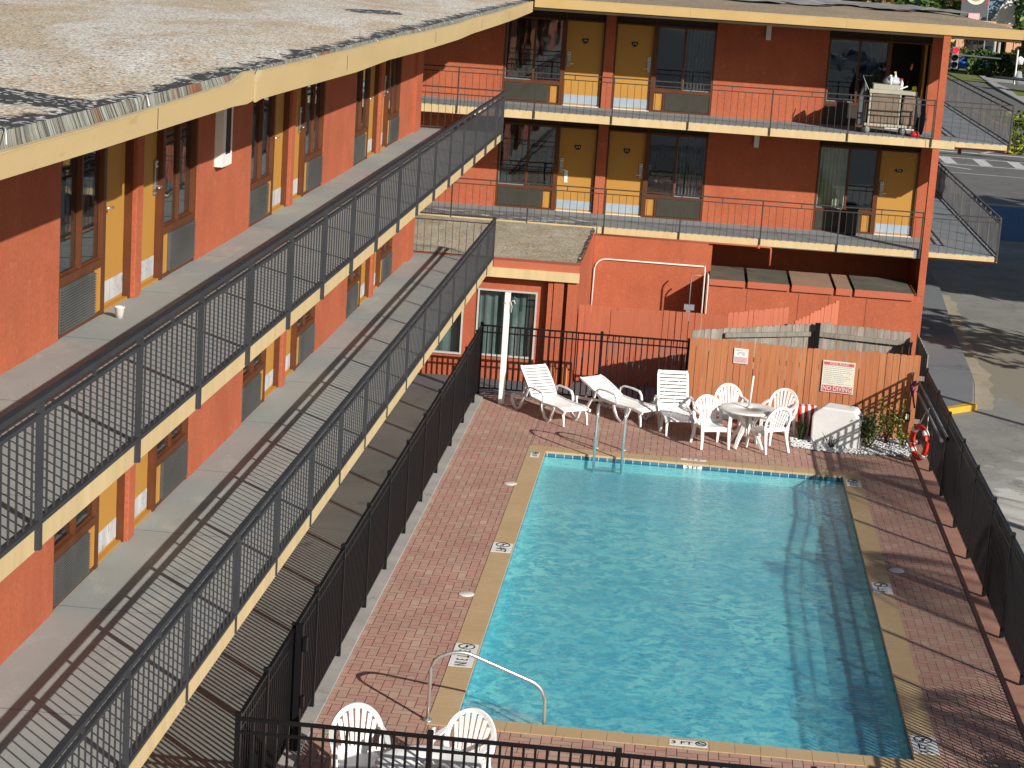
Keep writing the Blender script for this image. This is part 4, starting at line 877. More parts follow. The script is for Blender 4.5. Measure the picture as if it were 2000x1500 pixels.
# ------------------------------------------------------------------ pool furniture
def make_chair(label):
    t = kit('garden_chair', label, 'chair', 'white resin garden chairs'); m = M['white']
    yb = lambda z: .19+.15*max(0, (z-.42)/.46)**1.1
    back = MB(); n = 20
    rim = [(.265*math.cos(a), .59+.29*math.sin(a)) for a in [math.pi*k/n for k in range(n+1)]]
    rim = [(.235, .43), (.262, .50)]+rim+[(-.262, .50), (-.235, .43)]
    pts = [Vector((x, yb(z), z)) for x, z in rim]; cen = Vector((0, .25, .52))
    sides = [((p-cen)-Vector((0, (p-cen).y, 0))).normalized()*.026 for p in pts]
    back.ribbon(pts, sides, .03)
    ns = 7
    for k in range(ns):
        f = (k-(ns-1)/2)/((ns-1)/2); P = []; Sd = []
        x0 = f*.145; ang = R(90)-f*R(57); x1 = .225*math.cos(ang)/max(.01, 1); z1 = .60+.258*math.sin(ang)
        for i in range(7):
            u = i/6; x = x0+(x1-x0)*u**1.35; z = .455+(z1-.455)*u; P.append(Vector((x, yb(z)-.012*math.cos(f*1.2), z))); Sd.append(Vector((.5*(.031+.016*u), 0, 0)))
        back.ribbon(P, Sd, .014)
    back.box(-.20, .20, .185, .205, .405, .475); back.build('backrest', m, t)
    st = MB(); ny = 8
    for j in range(ny):
        y0 = -.25+.45*j/ny; y1 = -.25+.45*(j+1)/ny; f = lambda y: .415-.02*math.sin((y+.25)/.45*math.pi)-(.03 if y < -.245 else 0)
        st.hull8([(-.225, y0, f(y0)-.02), (.225, y0, f(y0)-.02), (.215, y1, f(y1)-.02), (-.215, y1, f(y1)-.02), (-.225, y0, f(y0)), (.225, y0, f(y0)), (.215, y1, f(y1)), (-.215, y1, f(y1))])
    st.box(-.22, .22, -.262, -.25, .33, .405); st.box(-.232, -.2255, -.24, .2, .34, .40); st.box(.2255, .232, -.24, .2, .34, .40); st.build('seat', m, t)
    for s in (-1, 1):
        a = MB(); P = [Vector((s*.262, .255, .66)), Vector((s*.285, .12, .655)), Vector((s*.295, -.05, .645)), Vector((s*.288, -.19, .632)), Vector((s*.275, -.245, .59))]
        a.ribbon(P, [Vector((.028, 0, 0))]*5, .022); a.build('armrest', m, t)
        l = MB(); P = [Vector((s*.275, -.248, .59)), Vector((s*.262, -.262, .42)), Vector((s*.262, -.285, .2)), Vector((s*.268, -.305, .0))]
        l.ribbon(P, [Vector((.030, 0, 0)), Vector((.032, 0, 0)), Vector((.026, 0, 0)), Vector((.02, 0, 0))], .035); l.build('leg', m, t)
        l = MB(); P = [Vector((s*.225, .19, .43)), Vector((s*.245, .24, .2)), Vector((s*.262, .30, .0))]
        l.ribbon(P, [Vector((.032, 0, 0)), Vector((.027, 0, 0)), Vector((.02, 0, 0))], .035); l.build('leg', m, t)
    return t
ch = make_chair('white fan-back garden chair left of the far table, facing the pool'); put(ch, .72, 37.93, .012, R(20))
dup(ch, 1.80, 37.98, .012, R(215), 'white fan-back garden chair seen from behind, in front of the far table')
dup(ch, 1.10, 39.15, .012, R(14), 'white fan-back garden chair behind the left side of the far table')
dup(ch, 2.02, 39.12, .012, R(-18), 'white fan-back garden chair behind the right side of the far table, beside the striped bag')
dup(ch, -3.00, 20.45, .012, R(14), 'left of the two white fan-back chairs behind the near fence at the bottom')
dup(ch, -1.93, 20.62, .012, R(-16), 'right of the two white fan-back chairs behind the near fence at the bottom')
def make_table(label):
    t = kit('garden_table', label, 'table', 'white round garden tables')
    MB().lathe([(.028, .70), (.50, .70), (.535, .69), (.545, .705), (.54, .722), (.50, .728), (.03, .728), (.028, .70)], 40).build('tabletop', M['white'], t)
    MB().lathe([(.03, .34), (.09, .36), (.09, .46), (.05, .50), (.05, .69)], 16).build('hub', M['white'], t)
    for k in range(4):
        a = R(45+90*k); c, s = math.cos(a), math.sin(a); l = MB(); pr = [(.36, .0), (.28, .16), (.13, .36), (.10, .43), (.20, .58), (.34, .695)]
        l.ribbon([Vector((c*r, s*r, z)) for r, z in pr], [Vector((-s, c, 0))*w for w in (.022, .03, .04, .042, .035, .03)], .05); l.build('leg', M['white'], t)
    return t
tb = make_table('white round resin table beside the plank fence with four chairs'); put(tb, 1.40, 38.15, .012, R(10))
dup(tb, -2.17, 19.72, .012, R(10), 'white round resin table behind the near fence at the bottom')
for (x, y, ln, lb_) in ((1.40, 38.15, .62, 'bare umbrella pole standing in the far round table'), (-2.17, 19.72, .50, 'bare umbrella pole standing in the near round table')):
    o = MB(); o.tube([(x, y, .74), (x+.03, y, .74+ln-.1*(x < 0))], .021, 10); o.lathe([(.024, .742), (.05, .745), (.05, .775), (.024, .78)], 14, (x, y, 0)); o = o.build('umbrella_pole', M['whitewarm']); tag(o, lb_, 'pole', 'umbrella poles')
def make_lounger(label, ang, group='white slatted sun loungers'):
    t = kit('sun_lounger', label, 'sun lounger', group); m = M['white']; hw = .29
    hinge = Vector((0, .22, .35)); bd = Vector((0, math.cos(ang), math.sin(ang))); bl = .70
    st = MB(); n = 13
    sz = lambda y: .35-.03*math.sin((.22-y)/1.12*math.pi)+(.0 if y > -.7 else -.05*(-.7-y)/.2)
    for k in range(n):
        y0 = .21-1.12*k/n; y1 = .21-1.12*(k+1)/n+.022
        st.hull8([(-hw, y1, sz(y1)-.018), (hw, y1, sz(y1)-.018), (hw, y0, sz(y0)-.018), (-hw, y0, sz(y0)-.018), (-hw, y1, sz(y1)), (hw, y1, sz(y1)), (hw, y0, sz(y0)), (-hw, y0, sz(y0))])
    for s in (-1, 1):
        st.ribbon([Vector((s*hw, .25-1.18*i/10, sz(.25-1.18*i/10)-.012)) for i in range(11)], [Vector((.022, 0, 0))]*11, .05)
    st.build('seat', m, t)
    bk = MB(); n = 10; nv = Vector((0, -math.sin(ang), math.cos(ang)))
    ww = lambda u: hw-.02 if u < .93 else hw-.05
    for k in range(n):
        u0, u1 = k/n, (k+1)/n-.021/bl*(k < n-1); a = hinge+bd*bl*u0; b = hinge+bd*bl*u1
        ca = nv*.02*math.sin(u0*3.1); cb = nv*.02*math.sin(u1*3.1)
        bk.hull8([a+ca+Vector((-ww(u0), 0, 0))-nv*.016, a+ca+Vector((ww(u0), 0, 0))-nv*.016, b+cb+Vector((ww(u1), 0, 0))-nv*.016, b+cb+Vector((-ww(u1), 0, 0))-nv*.016,
                  a+ca+Vector((-ww(u0), 0, 0)), a+ca+Vector((ww(u0), 0, 0)), b+cb+Vector((ww(u1), 0, 0)), b+cb+Vector((-ww(u1), 0, 0))])
    for s in (-1, 1):
        bk.ribbon([hinge+bd*bl*i/8+nv*(.02*math.sin(i/8*3.1)-.004)+Vector((s*(hw-.004-(.02 if i == 8 else 0)), 0, 0)) for i in range(9)], [Vector((.022, 0, 0))]*9, .035)
    bk.build('backrest', m, t)
    MB().beam(hinge+bd*.5+Vector((.12, 0, -.02)), (.12, .22+.62, .2), .03, .02).build('back_stay', m, t); MB().beam(hinge+bd*.5+Vector((-.12, 0, -.02)), (-.12, .22+.62, .2), .03, .02).build('back_stay', m, t)
    for s in (-1, 1):
        fr_ = MB(); fr_.ribbon([Vector((s*hw, y, z)) for y, z in ((.18, .31), (.5, .26), (.80, .24), (.92, .24))], [Vector((.02, 0, 0))]*4, .045); fr_.build('side_rail', m, t)
        a = MB(); P = [(-.28, .34), (-.26, .44), (-.20, .51), (0, .535), (.22, .535), (.30, .49), (.36, .33)]
        a.ribbon([Vector((s*(hw+.045), y, z)) for y, z in P], [Vector((.024, 0, 0))]*7, .026); a.build('armrest', m, t)
        for nm, P in (('leg', [(-.16, .34), (-.20, .2), (-.30, .07), (-.44, .0), (-.50, .06), (-.56, .2), (-.62, .31)]), ('leg', [(.88, .26), (.86, .14), (.78, .05), (.66, .0), (.58, .06), (.50, .2), (.44, .3)])):
            l = MB(); l.ribbon([Vector((s*(hw+.03), y, z)) for y, z in P], [Vector((.022, 0, 0))]*7, .04); l.build(nm, m, t)
    for s in (-1, 1):
        l = MB(); l.ribbon([Vector((s*(hw-.03), -.80, .32)), Vector((s*(hw-.02), -.86, .16)), Vector((s*(hw-.02), -.88, .0))], [Vector((.024, 0, 0)), Vector((.02, 0, 0)), Vector((.015, 0, 0))], .035); l.build('leg', m, t)
    return t
lg1 = make_lounger('white slatted sun lounger with raised back beside the white post', R(47)); put(lg1, -2.38, 39.35, .012, R(38))
lg2 = make_lounger('white slatted sun lounger with low reclined back, middle of the three', R(24)); put(lg2, -1.06, 39.78, .012, R(47))
lg3 = make_lounger('white slatted sun lounger with upright back against the plank fence corner', R(66)); put(lg3, .02, 39.35, .012, R(10))
# white post with a knotted cord
wp = thing('white_post', 'tall white wooden post with a knotted cord near its top', 'post', (-3.40, 40.1, 0))
MB().box(-3.455, -3.345, 40.04, 40.15, .0, 2.24).build('post_body', M['wpaint'], wp, bevel=.006)
cr = MB(); cr.tube([(-3.47, 40.03, 2.02), (-3.40, 40.02, 2.05), (-3.33, 40.03, 2.06), (-3.33, 40.17, 2.05)], .009, 6); cr.tube([(-3.33, 40.02, 2.07), (-3.30, 40.0, 1.98), (-3.31, 40.0, 1.86)], .010, 6); cr.tube([(-3.34, 40.02, 2.07), (-3.26, 40.0, 2.10), (-3.24, 40.0, 2.04)], .010, 6); cr.build('cord', M['num'], wp)
# moulded white box, striped bag
wb = MB(); pf_ = [(-.42, 0), (.42, 0), (.42, .50), (.40, .57), (.30, .71), (-.26, .72), (-.40, .60), (-.43, .52)]
fr0 = [Vector((x, -.30-.02*z, z)) for x, z in pf_]; bk0 = [Vector((x*.92, .26-.12*z, z)) for x, z in pf_]
n = 8; wb._a(fr0+bk0, [tuple(range(n)), tuple(range(n, 2*n))[::-1]]+[(i, i+n, (i+1) % n+n, (i+1) % n) for i in range(n)])
o = wb.build('pump_cover', M['wpaint'], bevel=.03); o.location = (3.14, 38.98, 0); o.rotation_euler = (0, 0, math.radians(-14)); o.scale = (1.1, 1, 1.04); tag(o, 'chunky white moulded cover with chamfered top on the white gravel', 'cover')
sb = thing('striped_bag', 'red and white striped bag propped between chair and white cover', 'bag', (2.56, 39.45, 0))
for k in range(6):
    a0, a1 = -.17+.057*k, -.17+.057*(k+1); m = M['ringred'] if k % 2 == 0 else M['wpaint']
    mb = MB(); f = lambda x: .04*math.cos(x*6); P = [(2.56+a0*.75, 39.36, .0), (2.56+a1*.75, 39.36, 0), (2.56+a1, 39.28, .36), (2.56+a1*1.05, 39.33, .58+f(a1)), (2.56+a0*1.05, 39.33, .58+f(a0)), (2.56+a0, 39.28, .36)]
    mb.prism(P, (0, .2, 0)); mb.build('stripe', m, sb)

# gravel bed
gb = MB(); rq = random.Random(31); bx = [(2.26, 38.42), (2.9, 38.22), (3.75, 38.3), (4.50, 38.42), (4.72, 39.72), (2.28, 40.12)]
def inpoly(x, y, P):
    c = False; n = len(P)
    for i in range(n):
        x1, y1 = P[i]; x2, y2 = P[(i+1) % n]
        if (y1 > y) != (y2 > y) and x < (x2-x1)*(y-y1)/(y2-y1)+x1: c = not c
    return c
ico = [Vector(v).normalized() for v in ((0, 0, 1), (1, 0, .2), (.3, .95, .1), (-.8, .6, .2), (-.8, -.6, .1), (.3, -.95, .2), (0, 0, -1))]
for k in range(5200):
    x, y = rq.uniform(2.2, 4.75), rq.uniform(38.15, 40.1)
    if not inpoly(x, y, bx): continue
    r = rq.uniform(.012, .028); a = rq.random()*6; ca, sa = math.cos(a), math.sin(a); z = .012+rq.random()*.022
    vs = [(x+(v.x*ca-v.y*sa)*r*1.3, y+(v.x*sa+v.y*ca)*r, z+v.z*r*.6) for v in ico]
    gb._a(vs, [(0, 1, 2), (0, 2, 3), (0, 3, 4), (0, 4, 5), (0, 5, 1), (6, 2, 1), (6, 3, 2), (6, 4, 3), (6, 5, 4), (6, 1, 5)])
tag(gb.build('white_gravel', M['pebble']), 'white pebble bed at the foot of the plank fence', 'gravel', kind='stuff')
struct(MB().poly([(x, y, .006) for x, y in bx]), 'gravel_bed_base', M['kerb'])

# ------------------------------------------------------------------ vegetation
def leaf_quad(mb, p, s, rng, tone, long=1.0):
    a = Vector((rng.gauss(0, 1), rng.gauss(0, 1), rng.gauss(0, .7))).normalized(); b = a.cross(Vector((rng.gauss(0, 1), rng.gauss(0, 1), rng.gauss(0, 1)))).normalized()
    a *= s*long; b *= s*.5
    mb._a([p-a, p+b*.9, p+a, p-b*.9], [(0, 1, 2, 3)], col=tone)
def crown(mb, c, rad, n, size, rng, clumps=14, long=1.0, seed=0):
    c = Vector(c); cl = []
    for k in range(clumps):
        v = Vector((rng.gauss(0, 1), rng.gauss(0, 1), rng.gauss(0, 1))).normalized()*rng.uniform(.35, .95); cl.append((Vector((v.x*rad[0], v.y*rad[1], v.z*rad[2])), rng.uniform(.25, .5), rng.uniform(.15, .85)))
    for i in range(n):
        o, r, t = cl[i % clumps]; v = Vector((rng.gauss(0, 1), rng.gauss(0, 1), rng.gauss(0, 1))).normalized()*rng.uniform(.5, 1)**.5*r
        p = c+o+Vector((v.x*rad[0], v.y*rad[1], v.z*rad[2])); leaf_quad(mb, p, size*rng.uniform(.6, 1.3), rng, min(1, max(0, t+rng.uniform(-.25, .25))), long)
def tree(label, x, y, h, rx, rz, n, size, seed, m='leaf', clumps=16, trunk=.22, name='tree', group=None, cat='tree', z0=0, lean=0):
    rng = random.Random(seed); t = thing(name, label, cat, (x, y, z0), 0, group); ch_ = h-rz
    tm = MB(); P = [Vector((x, y, z0)), Vector((x+.1*trunk*4+lean*.3, y, z0+ch_*.4)), Vector((x-.05+lean*.7, y+.1, z0+ch_*.75)), Vector((x+lean, y, z0+ch_))]; tm.tube(P, [trunk, trunk*.8, trunk*.65, trunk*.4], 8)
    for k in range(7):
        a = rng.random()*6.28; s0 = P[1+k % 3]; e = Vector((x+lean+math.cos(a)*rx*.7, y+math.sin(a)*rx*.7, z0+ch_+rng.uniform(-.3, .6)*rz)); mid = s0.lerp(e, .5)+Vector((0, 0, .12*rz)); tm.tube([s0, mid, e], [trunk*.4, trunk*.25, trunk*.08], 5)
    tm.build('trunk', M['bark'], t); cm = MB(); crown(cm, (x+lean, y, z0+ch_), (rx, rx, rz), n, size, rng, clumps); cm.build('crown', M[m], t); return t
def palm(label, x, y, h, fl, seed, name='palm_tree', group=None, nf=18, m='leafy'):
    rng = random.Random(seed); t = thing(name, label, 'palm', (x, y, 0), 0, group)
    MB().tube([(x, y, 0), (x+.15, y, h*.5), (x, y+.05, h)], [.17, .13, .12], 9).build('trunk', M['bark'], t)
    cm = MB()
    for k in range(nf):
        a = 2*math.pi*k/nf+rng.uniform(-.2, .2); up = rng.uniform(-.3, .9); dr = Vector((math.cos(a), math.sin(a), 0)); P = []
        for i in range(9): u = i/8; P.append(Vector((x, y, h))+dr*fl*u*(1-.15*u)+Vector((0, 0, fl*(up*u-(.75+.35*up)*u*u))))
        cm.tube(P, [.02*(1-.8*i/8) for i in range(9)], 4, cap=False); tone = rng.uniform(.1, .9); sd_ = Vector((-dr.y, dr.x, 0))
        for i in range(26):
            u = .12+.86*i/26; j = u*8; i0 = min(7, int(j)); p = P[i0].lerp(P[i0+1], j-i0); tg = (P[i0+1]-P[i0]).normalized()
            for s in (-1, 1):
                ln = fl*.30*math.sin(math.pi*min(.97, u*.85+.12)); e = p+sd_*s*ln*.85+tg*ln*.45-Vector((0, 0, ln*.45)); w = tg*.018
                cm._a([p-w, p+w, e], [(0, 1, 2)], col=min(1, max(0, tone+rng.uniform(-.2, .2))))
    cm.build('fronds', M[m], t); return t
# bed plants
def spiky(label, x, y, n, h, seed, name='spiky_plant', m='leafb'):
    rng = random.Random(seed); mb = MB()
    for k in range(n):
        a = rng.random()*6.28; sp_ = rng.uniform(.05, .45)*h; hh = h*rng.uniform(.6, 1); b = Vector((x+rng.uniform(-.04, .04), y+rng.uniform(-.04, .04), 0)); m1 = b+Vector((math.cos(a)*sp_*.4, math.sin(a)*sp_*.4, hh*.7)); e = b+Vector((math.cos(a)*sp_, math.sin(a)*sp_, hh)); w = Vector((-math.sin(a), math.cos(a), 0))*.014
        mb._a([b-w, b+w, m1+w, m1-w, e], [(0, 1, 2, 3), (3, 2, 4)], col=rng.random())
    o = mb.build(name, M[m]); tag(o, label, 'plant', 'plants in the gravel bed')
spiky('spiky green plant in front of the striped bag', 2.47, 39.1, 90, .42, 1); 
def shrub(label, x, y, rx, h, n, size, seed, m='leafb', stems=7, cat='shrub', name='garden_shrub', long=1.2, z0=0):
    rng = random.Random(seed); t = thing(name, label, cat, (x, y, z0), 0, 'plants in the gravel bed'); sm = MB(); cm = MB()
    for k in range(stems):
        a = rng.random()*6.28; r = rng.uniform(.2, 1)*rx; e = Vector((x+math.cos(a)*r, y+math.sin(a)*r*.6, z0+h*rng.uniform(.5, 1))); mid = Vector((x, y, z0)).lerp(e, .5)+Vector((rng.uniform(-.05, .05), 0, h*.12)); sm.tube([(x, y, z0), mid, e], [.010, .007, .003], 4)
        tn = rng.uniform(.1, .9)
        for i in range(n//stems):
            u = rng.uniform(.3, 1.05); p = (mid.lerp(e, (u-.5)*2) if u > .5 else Vector((x, y, z0)).lerp(mid, u*2))+Vector((rng.gauss(0, .05), rng.gauss(0, .05), rng.gauss(0, .05))); leaf_quad(cm, p, size*rng.uniform(.6, 1.2), rng, min(1, max(0, tn+rng.uniform(-.3, .3))), long)
    sm.build('stems', M['bark'], t); cm.build('foliage', M[m], t); return t
shrub('dense green shrub with pale flowers at the right side of the white cover', 3.72, 38.78, .46, .74, 1100, .036, 3, stems=22)
shrub('sparse yellow green shrub against the plank fence, right of the dense one', 4.10, 39.30, .36, .80, 320, .038, 4, 'leafy', stems=9)
shrub('thin twiggy plant trailing towards the fence corner', 4.42, 39.2, .28, .5, 180, .034, 5, 'leafy', stems=6)
shrub('tall thin vine shoots climbing at the right end of the plank fence', 4.38, 39.60, .14, 1.0, 60, .036, 6, 'leafy', stems=3)
shrub('bare twiggy plant low in the pebbles before the white cover', 3.02, 38.55, .24, .34, 24, .02, 7, stems=9)
shrub('yellow green bush cropped at the bottom right corner by the right fence', 4.45, 22.75, .30, .40, 200, .06, 8, 'leafy', stems=8)

# ------------------------------------------------------------------ things on the right fence
ring = thing('life_ring', 'red and white life ring hanging on the right fence', 'life ring', (4.66, 38.0, .05))
def torus_seg(a0, a1, n, R0=.29, r=.075, c=(4.60, 38.0, .40)):
    P = [Vector((c[0]-R0*.36*math.cos(a)-.03, c[1]+R0*.93*math.cos(a), c[2]+R0*math.sin(a))) for a in [a0+(a1-a0)*k/n for k in range(n+1)]]; return P
MB().tube(torus_seg(0, 2*math.pi*31/32, 31), .056, 12, closed=True, flat=1).build('ring_body', M['ringred'], ring)
for k in range(4):
    a = R(45+90*k); MB().tube(torus_seg(a-.16, a+.16, 4), .061, 12).build('white_band', M['wpaint'], ring)
MB().tube([(4.52, 38.2, .60), (4.62, 38.05, .92), (4.68, 38.0, 1.05), (4.66, 37.8, .62)], .008, 5).build('rope', M['num'], ring)
MB().tube([(4.60, 38.0, .18), (4.58, 38.02, -.0+.02), (4.62, 37.9, .1)], .008, 5).build('rope', M['num'], ring)
for a, b, lb_ in (((4.66, 40.0, 1.17), (4.66, 34.9, 1.20), 'long grey rescue pole hung along the right fence, upper of two'), ((4.62, 39.6, 1.03), (4.62, 35.4, 1.05), 'long grey rescue pole with a white end cap, lower of two')):
    t = thing('rescue_pole', lb_, 'pole', a, 0, 'rescue poles on the right fence'); MB().tube([a, b], .022, 8).build('pole_tube', M['greypaint'], t)
    MB().tube([b, (b[0], b[1]-.06, b[2])], .032, 8).build('end_cap', M['wpaint'] if a[2] < 1.1 else M['black'], t)
hk = MB(); hk.tube([(4.64, 39.75, 1.15), (4.55, 39.7, .95), (4.60, 39.6, .7)], .02, 6); hk.tube([(4.6, 39.7, 1.2), (4.5, 39.65, 1.12), (4.52, 39.6, 1.0)], .03, 6); tag(hk.build('purple_net', mat('purple_cloth', (.16, .04, .12), (.30, .06, .16), .8, 20)), 'dark purple net bundle on the fence corner', 'net')
lt = thing('fence_light', 'small black lamp with white face on the plank fence end', 'light', (4.5, 39.68, .5)); MB().box(4.42, 4.54, 39.62, 39.70, .42, .60).build('lamp_body', M['black'], lt); MB().box(4.45, 4.51, 39.612, 39.6195, .46, .57).build('lamp_face', M['wpaint'], lt)

# ------------------------------------------------------------------ cup, bin
cu = MB(); cu.lathe([(r_*.68, z_*.8) for r_, z_ in [(.0, .002), (.05, .0), (.052, .03), (.058, .032), (.06, .075), (.066, .078), (.07, .125), (.078, .13), (.074, .142), (.06, .138), (.05, .06), (0, .05)]], 20, (-5.38, 19.35, Z3)); tag(cu.build('paper_cup', M['whitewarm']), 'cream cup left on the upper walkway by the window vent', 'cup')
bn = thing('litter_bin', 'slim black bin standing by the vent on the middle walkway of the far block', 'bin', (3.88, 50.45, Z2)); MB().box(3.76, 4.02, 50.30, 50.62, Z2+.002, Z2+.62).build('bin_body', M['plastic_black'], bn, bevel=.02); MB().box(3.74, 4.04, 50.28, 50.64, Z2+.621, Z2+.69).build('bin_lid', M['plastic_black'], bn, bevel=.02)

# ------------------------------------------------------------------ housekeeping cart
ct = thing('housekeeping_cart', 'beige housekeeping cart with brown bags on the top walkway', 'cart', (4.45, 49.3, Z3)); cx, cy, cz = 4.40, 49.25, Z3
beige = mat('beige_plastic', (.42, .40, .32), (.36, .34, .27), .6, 4); bagb = mat('brown_canvas', (.215, .165, .12), (.17, .13, .095), .9, 6, bmp=.4, bs=12); wheelm = mat('grey_wheel', (.22, .22, .22), None, .5)
def cb(nm, x0, x1, y0, y1, z0, z1, m, bev=.01): return MB().box(cx+x0, cx+x1, cy+y0, cy+y1, cz+z0, cz+z1).build(nm, m, ct, bevel=bev)
cb('base_shelf', -.55, .60, -.26, .26, .17, .235, beige); cb('top_tray', -.50, .60, -.27, .27, .93, 1.02, beige); cb('tray_rim', -.42, .20, -.25, .25, 1.021, 1.14, beige)
for x in (-.46, .22, .56):
    for y in (-.23, .23): cb('upright', x-.022, x+.022, y-.022, y+.022, .236, .929, beige)
cb('canvas_bag', -.43, .19, -.245, .22, .25, .92, bagb, .02)
bg2 = MB(); P = [(.28, .25), (.62, .22), (.66, .5), (.60, .90), (.30, .90), (.26, .5)]
bg2.prism([(cx+x, cy-.29, cz+z) for x, z in P], (0, .5, 0)); bg2.build('canvas_bag', bagb, ct, bevel=.04)
wl = MB(); wl.prism([(cx+x, cy-.30, cz+z) for x, z in [(.60, .92), (.70, .86), (.72, .5), (.66, .42), (.62, .6)]], (0, .4, 0)); wl.build('white_liner', M['wpaint'], ct, bevel=.03)
db = MB(); db.prism([(cx+x, cy-.25, cz+z) for x, z in [(.66, .4), (.74, .88), (.82, .80), (.86, .4), (.80, .04), (.64, .03)]], (0, .45, 0)); db.build('dark_bag', M['plastic_black'], ct, bevel=.04)
for x in (-.48, .36):
    for y in (-.2, .2):
        w = MB(); w.tube([(cx+x, cy+y-.02, cz+.082), (cx+x, cy+y+.02, cz+.082)], .08, 16); w = w.build('wheel', wheelm, ct); MB().box(cx+x-.03, cx+x+.03, cy+y-.03, cy+y+.03, cz+.10, cz+.168).build('caster_fork', M['greypaint'], w)
MB().tube([(cx-.52, cy-.2, cz+1.0), (cx-.62, cy-.1, cz+1.2), (cx-.66, cy, cz+1.3)], .012, 6).build('push_handle', M['greypaint'], ct)
hb = MB(); hb.prism([(cx+x, cy-.1, cz+z) for x, z in [(-.70, .15), (-.55, .2), (-.52, .9), (-.60, 1.2), (-.72, .8)]], (0, .3, 0)); hb.build('hanging_bag', mat('grey_mesh_bag', (.10, .10, .11), None, .7), ct, bevel=.03)
def bottle(label, x, y, body, head, h=.2, z=1.03, r=.035):
    t = thing('spray_bottle', label, 'bottle', (cx+x, cy+y, cz+z), 0, 'bottles on the cart'); MB().lathe([(0, 0), (r, 0), (r, h*.6), (r*.4, h*.8), (r*.4, h*.85)], 12, (cx+x, cy+y, cz+z)).build('bottle_body', body, t)
    hd = MB(); hd.box(cx+x-.035, cx+x+.015, cy+y-.012, cy+y+.012, cz+z+h*.86, cz+z+h); hd.build('spray_head', head, t)
yell = mat('yellow_plastic', (.65, .5, .03), None, .4); redp = mat('red_plastic', (.55, .03, .04), None, .4); orp = mat('orange_plastic', (.8, .12, .02), None, .4)
bottle('white bottle standing leftmost on the cart tray', -.02, -.1, M['wpaint'], M['wpaint'], .22, 1.141); bottle('white spray bottle with yellow trigger on the cart tray', .08, -.02, M['wpaint'], yell, .30, 1.141); bottle('spray bottle with red trigger at the right of the cart tray', .24, -.05, M['wpaint'], redp, .27, 1.022)
o = MB(); o.lathe([(0, 0), (.19, 0), (.22, .06), (.16, .15), (.05, .19), (0, .19)], 16, (cx+.02, cy+.08, cz+1.142)); tag(o.build('grey_bag', mat('thin_grey_plastic', (.42, .44, .48), None, .3)), 'pale grey plastic bag heaped behind the bottles on the cart', 'bag')
o = thing('cart_duster', 'thin black rod with an orange handle standing up from the cart', 'duster', (cx+.36, cy, cz+1.02)); MB().tube([(cx+.34, cy, cz+1.022), (cx+.42, cy+.05, cz+1.5)], .009, 6).build('rod', M['black'], o); MB().tube([(cx+.42, cy+.05, cz+1.5), (cx+.445, cy+.06, cz+1.64)], .022, 8).build('handle', orp, o)
o = MB(); o.lathe([(0, 0), (.05, 0), (.055, .09), (.03, .12), (0, .12)], 12, (cx+.53, cy-.1, cz+1.022)); tag(o.build('yellow_cap', yell), 'rounded yellow container on the right end of the cart', 'container')
o = MB(); o.beam((cx+.14, cy-.22, cz+1.04), (cx+.36, cy-.15, cz+1.13), .07, .02); tag(o.build('folded_cloth', M['wpaint']), 'white folded cloth lying on the front edge of the cart tray', 'cloth')
o = MB(); o.lathe([(0, 0), (.11, 0), (.13, .05), (.09, .12), (0, .13)], 12, (cx+.62, cy-.38, cz+.004)); tag(o.build('red_cloth', redp), 'crumpled red cloth on the floor under the cart bags', 'cloth')

# ------------------------------------------------------------------ trees outside the right edge that throw the dappled shade
tree('large dark tree casting shade on the lot', 19.5, 51.5, 11.5, 4.2, 3.6, 5200, .34, 41, clumps=26, trunk=.3, group='shade trees by the lot')
tree('large dark tree casting shade on the lot', 23.5, 58, 12.5, 4.6, 4.0, 5200, .36, 42, clumps=26, trunk=.3, group='shade trees by the lot')
tree('large dark tree casting shade on the lot', 18.0, 60, 11, 3.6, 3.4, 4200, .34, 43, clumps=22, trunk=.3, group='shade trees by the lot')
tree('large dark tree casting shade on the lot', 27.5, 62, 13, 4.4, 4.0, 4200, .36, 44, clumps=22, trunk=.3, group='shade trees by the lot')
tree('smaller tree casting dappled shade on the lot', 14.9, 43.5, 7.2, 2.2, 1.6, 900, .24, 45, clumps=12, trunk=.16, group='shade trees by the lot')
for i, (x, y, h, f) in enumerate(((12.6, 26.5, 6.4, 1.9), (12.7, 20.4, 6.6, 1.7), (12.9, 14.2, 6.6, 1.7))):
    palm('palm tree beside the lot casting streaky shade over the deck', x, y, h, f, 60+i, group='palms by the lot', nf=12)
sp_ = MB(); sp_.tube([(13.8, 34.9, -.03), (13.8, 34.9, 7.5)], [.11, .07], 10); sp_.tube([(13.8, 34.9, 7.3), (12.6, 34.9, 7.6)], .04, 8); tag(sp_.build('lot_lamp_post', M['greypaint']), 'grey lamp post standing in the lot', 'lamp post')

# ------------------------------------------------------------------ across the street
def hedge(label, x0, x1, y0, y1, h, n, size, seed, m='leaf', name='hedge', z0=0):
    rng = random.Random(seed); mb = MB()
    for i in range(n):
        f = rng.random(); x = rng.uniform(x0, x1); 
        if f < .45: y = y0+rng.uniform(0, .5); z = rng.uniform(0, h)
        else: y = rng.uniform(y0, y1); z = h*rng.uniform(.75, 1.0)
        bmp_ = .25*mnoise.noise(Vector((x*.5, y*.4, seed)))*h; t = .5+.9*mnoise.noise(Vector((x*.35, y*.3, z*.5+seed)))
        leaf_quad(mb, Vector((x, y+bmp_*(f < .45), z0+max(.02, z+bmp_*(f > .45)))), size*rng.uniform(.6, 1.2), rng, min(1, max(0, t+rng.uniform(-.2, .2))))
    return tag(mb.build(name, M[m]), label, 'hedge')
hedge('yellow green clipped hedge right of the top side balcony', 15.9, 22, 108.9, 116.5, 1.8, 4200, .16, 71, 'leafy')
